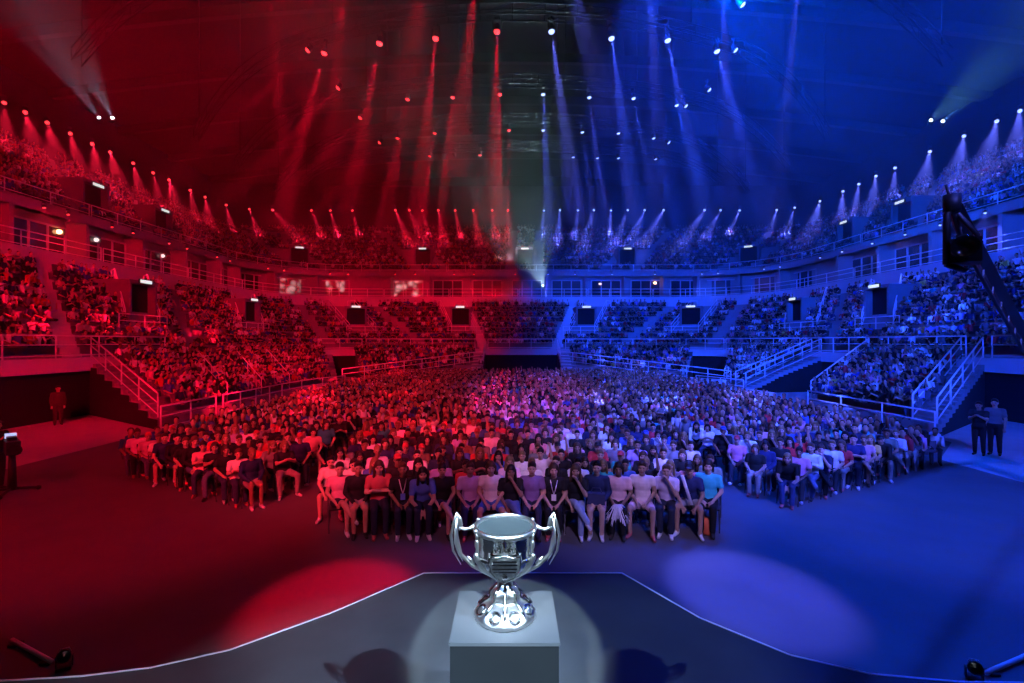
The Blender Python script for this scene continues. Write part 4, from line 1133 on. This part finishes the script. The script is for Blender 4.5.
# camera and operator at the red edge
p = at_z(12, 494, .012)
o = empty('studio_camera', p, .9); tag(o, 'dark studio camera on a wheeled stand at the red edge of the floor', 'camera')
mb = MB(); mb.tube([V(0, 0, .1), V(0, 0, .95)], [.09, .06], 12); mb.build('stand', M['jib'], o, True)
for k in range(3):
    t = k * 2.094; mb = MB(); mb.tube([V(0, 0, .14), V(math.cos(t) * .45, math.sin(t) * .45, .06)], .035, 6); mb.ball((math.cos(t) * .45, math.sin(t) * .45, .055), .055, 8, 6); mb.build('leg', M['jib'], o)
mb = MB(); mb.box((-.12, -.30, .98), (.12, .25, 1.28)); mb.box((-.08, -.05, 1.28), (.08, .2, 1.36)); mb.build('camera_body', M['jib'], o)
mb = MB(); mb.lathe([(0, 0), (.09, 0), (.10, .25), (.12, .32), (.11, .32), (0, .28)], 16, mtx=Matrix.Translation((0, -.30, 1.13)) @ Matrix.Rotation(R(90), 4, 'X')); mb.build('camera_lens', M['glass'], o, True)
mb = MB(); mb.box((-.10, .26, 1.30), (.10, .28, 1.42)); mb.build('viewfinder', emit('viewfinder_screen', (.5, .6, 1), 1.0), o)
mb = MB(); mb.tube([V(.1, .2, 1.0), V(.2, .7, .9)], .018, 6); mb.tube([V(-.1, .2, 1.0), V(-.2, .7, .9)], .018, 6); mb.build('pan_bar', M['jib'], o)
p = at_z(-4, 490, .012); person(p, math.atan2(6 - p.x, p.y - 6), STAND[1], BLACK, BLACK, SKN, 'cap', (.02, .02, .02), BLACK, 'camera operator in black standing behind the studio camera', GP)

# ------------------------------------------------------------------ arched lighting trusses under the roof
def truss(Yc, bow, z, label, half=13.0, end=22.0):
    pts = []
    n = 26
    for i in range(n + 1):
        x = -end + 2 * end * i / n; ax = max(0, abs(x) - half)
        pts.append(V(x, Yc + bow * (x / 10) ** 2, z - .035 * ax * ax))
    o = empty('lighting_truss', (0, Yc, 0)); tag(o, label, 'truss', 'arched trusses under the roof')
    L = [p - V(0, Yc, 0) for p in pts]
    for dy, dz in ((-.28, 0), (.28, 0), (-.28, .6), (.28, .6)):
        mb = MB(); mb.tube([p + V(0, dy, dz) for p in L], .045, 6); mb.build('top_chord' if dz else 'bottom_chord', M['steel'], o, True)
    mb = MB()
    for a, b in zip(L[:-1], L[1:]):
        for dy in (-.28, .28): mb.tube([a + V(0, dy, 0), b + V(0, dy, .6)], .022, 4); mb.tube([a + V(0, dy, 0), a + V(0, dy, .6)], .022, 4)
        mb.tube([a + V(0, -.28, 0), b + V(0, .28, 0)], .022, 4)
    mb.build('lattice', M['steel'], o)
    for x in (-end + .4, -10, -3.5, 3.5, 10, end - .4):
        y = bow * (x / 10) ** 2; mb = MB(); mb.tube([V(x, y, z + .6 - .035 * max(0, abs(x) - half) ** 2), V(x, y, roofz(x))], .03, 5); mb.build('hanger', M['steel'], o)
def rowY(py): return (20 - CZ) * F / (341.5 - py)
truss(rowY(-45), .8, 20.55, 'arched lighting truss nearest the stage, first from the camera')
truss(rowY(28), 1.7, 20.55, 'arched lighting truss, second from the camera')
truss(rowY(92), 1.4, 20.45, 'arched lighting truss, third from the camera')
truss(rowY(128), 1.6, 20.45, 'arched lighting truss, fourth from the camera')
truss(rowY(154), 1.0, 20.45, 'arched lighting truss farthest from the camera', end=20)

# ------------------------------------------------------------------ broad added washes, stage keys
WR, WB = (1, .001, .030), (.008, .060, 1)
ADDED_WASHES = [  # unseen lamps added to light crowd and tiers from the front
 ((-9, -6, 14), (-8.5, 16, 1), 17000, 44, WR, 'red', 'added red wash light over the stage, turned to the red side block'),
 ((-5, -6, 14), (-4.4, 19, 1), 16000, 34, (1, .05, .10), 'red', 'added red wash light over the stage, turned to the middle block'),
 ((-7, -6, 14), (-25, 31, 6.5), 56000, 44, WR, 'red', 'added red wash light over the stage, turned to the near red-lit tiers'),
 ((-6, -6, 14), (-17, 52, 7), 72000, 30, WR, 'red', 'added red wash light over the stage, turned to the red-lit corner'),
 ((-3, -6, 14), (-6.5, 57, 8), 56000, 17, WR, 'red', 'added red wash light over the stage, turned to the far red-lit tiers'),
 ((9, -6, 14), (10, 16, 1), 34000, 44, (.04, .08, 1), 'blue', 'added blue wash light over the stage, turned to the blue side block'),
 ((5, -6, 14), (5.6, 19, 1), 40000, 32, (.09, .12, 1), 'blue', 'added blue wash light over the stage, turned to the middle block'),
 ((7, -6, 14), (26, 31, 7), 90000, 44, WB, 'blue', 'added blue wash light over the stage, turned to the near blue-lit tiers'),
 ((6, -6, 14), (19, 52, 7), 130000, 30, WB, 'blue', 'added blue wash light over the stage, turned to the blue-lit corner'),
 ((3, -6, 14), (9, 57, 8), 90000, 17, WB, 'blue', 'added blue wash light over the stage, turned to the far blue-lit tiers'),
 ((-8, -6, 14), (-38, 46, 17), 16000, 34, WR, 'red', 'added red wash light over the stage, turned to the near red-lit upper tier'),
 ((-4, -6, 14), (-14, 68, 17), 40000, 26, WR, 'red', 'added red wash light over the stage, turned to the far red-lit upper tier'),
 ((8, -6, 14), (39, 46, 17), 60000, 34, WB, 'blue', 'added blue wash light over the stage, turned to the near blue-lit upper tier'),
 ((4, -6, 14), (16, 68, 17), 80000, 26, WB, 'blue', 'added blue wash light over the stage, turned to the far blue-lit upper tier')]
for a in ADDED_WASHES: wash(*a)
wash((5, 19, 20), (20, 44, 4), 30000, 80, WB, 'blue', 'added blue wash light on the nearest truss, turned to the blue-lit corner')  # unseen fill added for the blue corner and its haze
wash((9, 22, 20.2), (25, 31, 22), 50000, 58, (.0, .075, 1), 'blue', 'added blue wash light on the second truss, turned out over the blue-lit upper tier')  # unseen lamp added to make the upper haze glow blue
wash((-6, 20, 20.2), (-20, 25, 21), 5000, 42, WR, 'red', 'added red wash light on the second truss, turned to the red-lit upper tier')  # unseen lamp added for the red glow near the trusses
wash((7, 19, 20), (10.5, 9.5, 0), 24000, 50, (.0, .055, 1), 'blue', 'added blue wash light on the nearest truss over the empty floor, blue side')  # unseen fill added to brighten the blue floor
wash((12.7, 9.6, 18), (7, 7, 0), 5000, 50, WB, 'blue', 'second blue light added above the camera crane to double its shadow')  # added beside the next lamp to double the crane arm's shadow
wash((12, 9, 18), (7, 7, 0), 5000, 50, WB, 'blue', 'blue light added high above the camera crane to throw its shadow')  # placed so the crane arm's shadow falls across the floor
wash((-7, 19, 20), (-9, 10, 0), 3500, 50, WR, 'red', 'added red wash light on the nearest truss over the empty floor, red side')  # unseen weak fill added for the red floor
for x, y, z, tx, ty, tz, pw, an, col, lab in (
    (8.4, -3.5, 14, -.3, 3.5, 1.6, 22000, 10, (.50, .70, 1), 'white stage key light above the stage on the blue side'),
    (-8.4, -3.5, 14, .3, 3.5, 1.6, 10000, 10, (.30, .50, 1), 'white stage key light above the stage on the red side'),
    (-3.5, -6, 14, -2.0, 3.2, 0.9, 6500, 17, (.52, .70, 1), 'white light above the stage turned to its red half'),
    (-2.5, -6, 14, -1.4, 9.8, .9, 4200, 17, (1, .20, .45), 'rose light added above the stage to brighten the front row'),  # this and the lilac lamp are added to lift the dim front row
    (2.5, -6, 14, 2.2, 9.8, .9, 8500, 17, (.50, .36, 1), 'lilac light added above the stage to brighten the front row'),
    (4.0, -6, 14, TX, 3.05, 2.2, 15000, 3.6, (.75, .9, 1), 'narrow white light on the trophy from the blue side'),  # narrow pair added to put glints on the silver
    (-4.0, -6, 14, TX, 3.05, 2.2, 15000, 3.6, (.75, .9, 1), 'narrow white light on the trophy from the red side')):
    stage_light((x, y, z), (tx, ty, tz), 'white', lab, pw, an, col, blend=.7, size=1, group='key lights over the stage', radius=.05)
stage_light((0, -8, 14), (TX, 3.5, 1.7), 'white', 'white stage key light above the middle of the stage', 32000, 5.6, (.62, .88, 1), blend=.04, size=1, group='key lights over the stage', radius=.04)
o = empty('lighting_truss', (0, -6.2, 0)); tag(o, 'straight lighting truss over the stage behind the camera', 'truss')
for dy, dz in ((-.28, 14.55), (.28, 14.55), (-.28, 15.1), (.28, 15.1)):
    mb = MB(); mb.tube([V(-13, dy, dz), V(13, dy, dz)], .045, 6); mb.build('chord', M['steel'], o, True)
mb = MB()
for k in range(26):
    for dy in (-.28, .28): mb.tube([V(-13 + k, dy, 14.55), V(-12 + k, dy, 15.1)], .022, 4)
mb.build('lattice', M['steel'], o)
for x in (-10, -3.5, 3.5, 10):
    mb = MB(); mb.tube([V(x, 0, 15.1), V(x, 0, roofz(x))], .03, 5); mb.build('hanger', M['steel'], o)
# ------------------------------------------------------------------ haze
mb = MB(); mb.box((-43.5, 9, 9.5), (45, 74.5, 27))
hz = mb.build('haze', bpy.data.materials.new('stage_haze')); tag(hz, 'thin stage haze filling the whole arena', 'haze', kind='stuff')
m = hz.data.materials[0]; m.use_nodes = True; nt = m.node_tree; nt.nodes.clear()
ou = nt.nodes.new('ShaderNodeOutputMaterial'); vs_ = nt.nodes.new('ShaderNodeVolumeScatter')
vs_.inputs['Density'].default_value = .0052; vs_.inputs['Anisotropy'].default_value = .25; vs_.inputs['Color'].default_value = (1, 1, 1, 1)
nt.links.new(vs_.outputs['Volume'], ou.inputs['Volume'])
# ------------------------------------------------------------------ camera, world, film
w = bpy.data.worlds.new('arena_dark'); SC.world = w; w.use_nodes = True
w.node_tree.nodes['Background'].inputs['Color'].default_value = (.0, .0, .0, 1)
cd = bpy.data.cameras.new('camera'); cd.sensor_width = 36; cd.lens = 36 * F / 1024; cd.clip_start = .05; cd.clip_end = 300
co = bpy.data.objects.new('camera', cd); COL.objects.link(co); co.location = (0, 0, CZ); co.rotation_euler = (R(90), 0, 0); SC.camera = co
vs = SC.view_settings; SC.display_settings.display_device = 'sRGB'
vs.view_transform = 'Standard'; vs.look = 'None'; vs.gamma = 1; vs.use_curve_mapping = False; vs.exposure = 0.0
cy = SC.cycles
cy.use_adaptive_sampling = False; cy.use_denoising = True; cy.denoiser = 'OPENIMAGEDENOISE'; cy.use_light_tree = True
cy.max_bounces = 4; cy.diffuse_bounces = 2; cy.glossy_bounces = 3; cy.transmission_bounces = 2; cy.volume_bounces = 0; cy.transparent_max_bounces = 4
cy.sample_clamp_indirect = 4; cy.caustics_reflective = False; cy.caustics_refractive = False
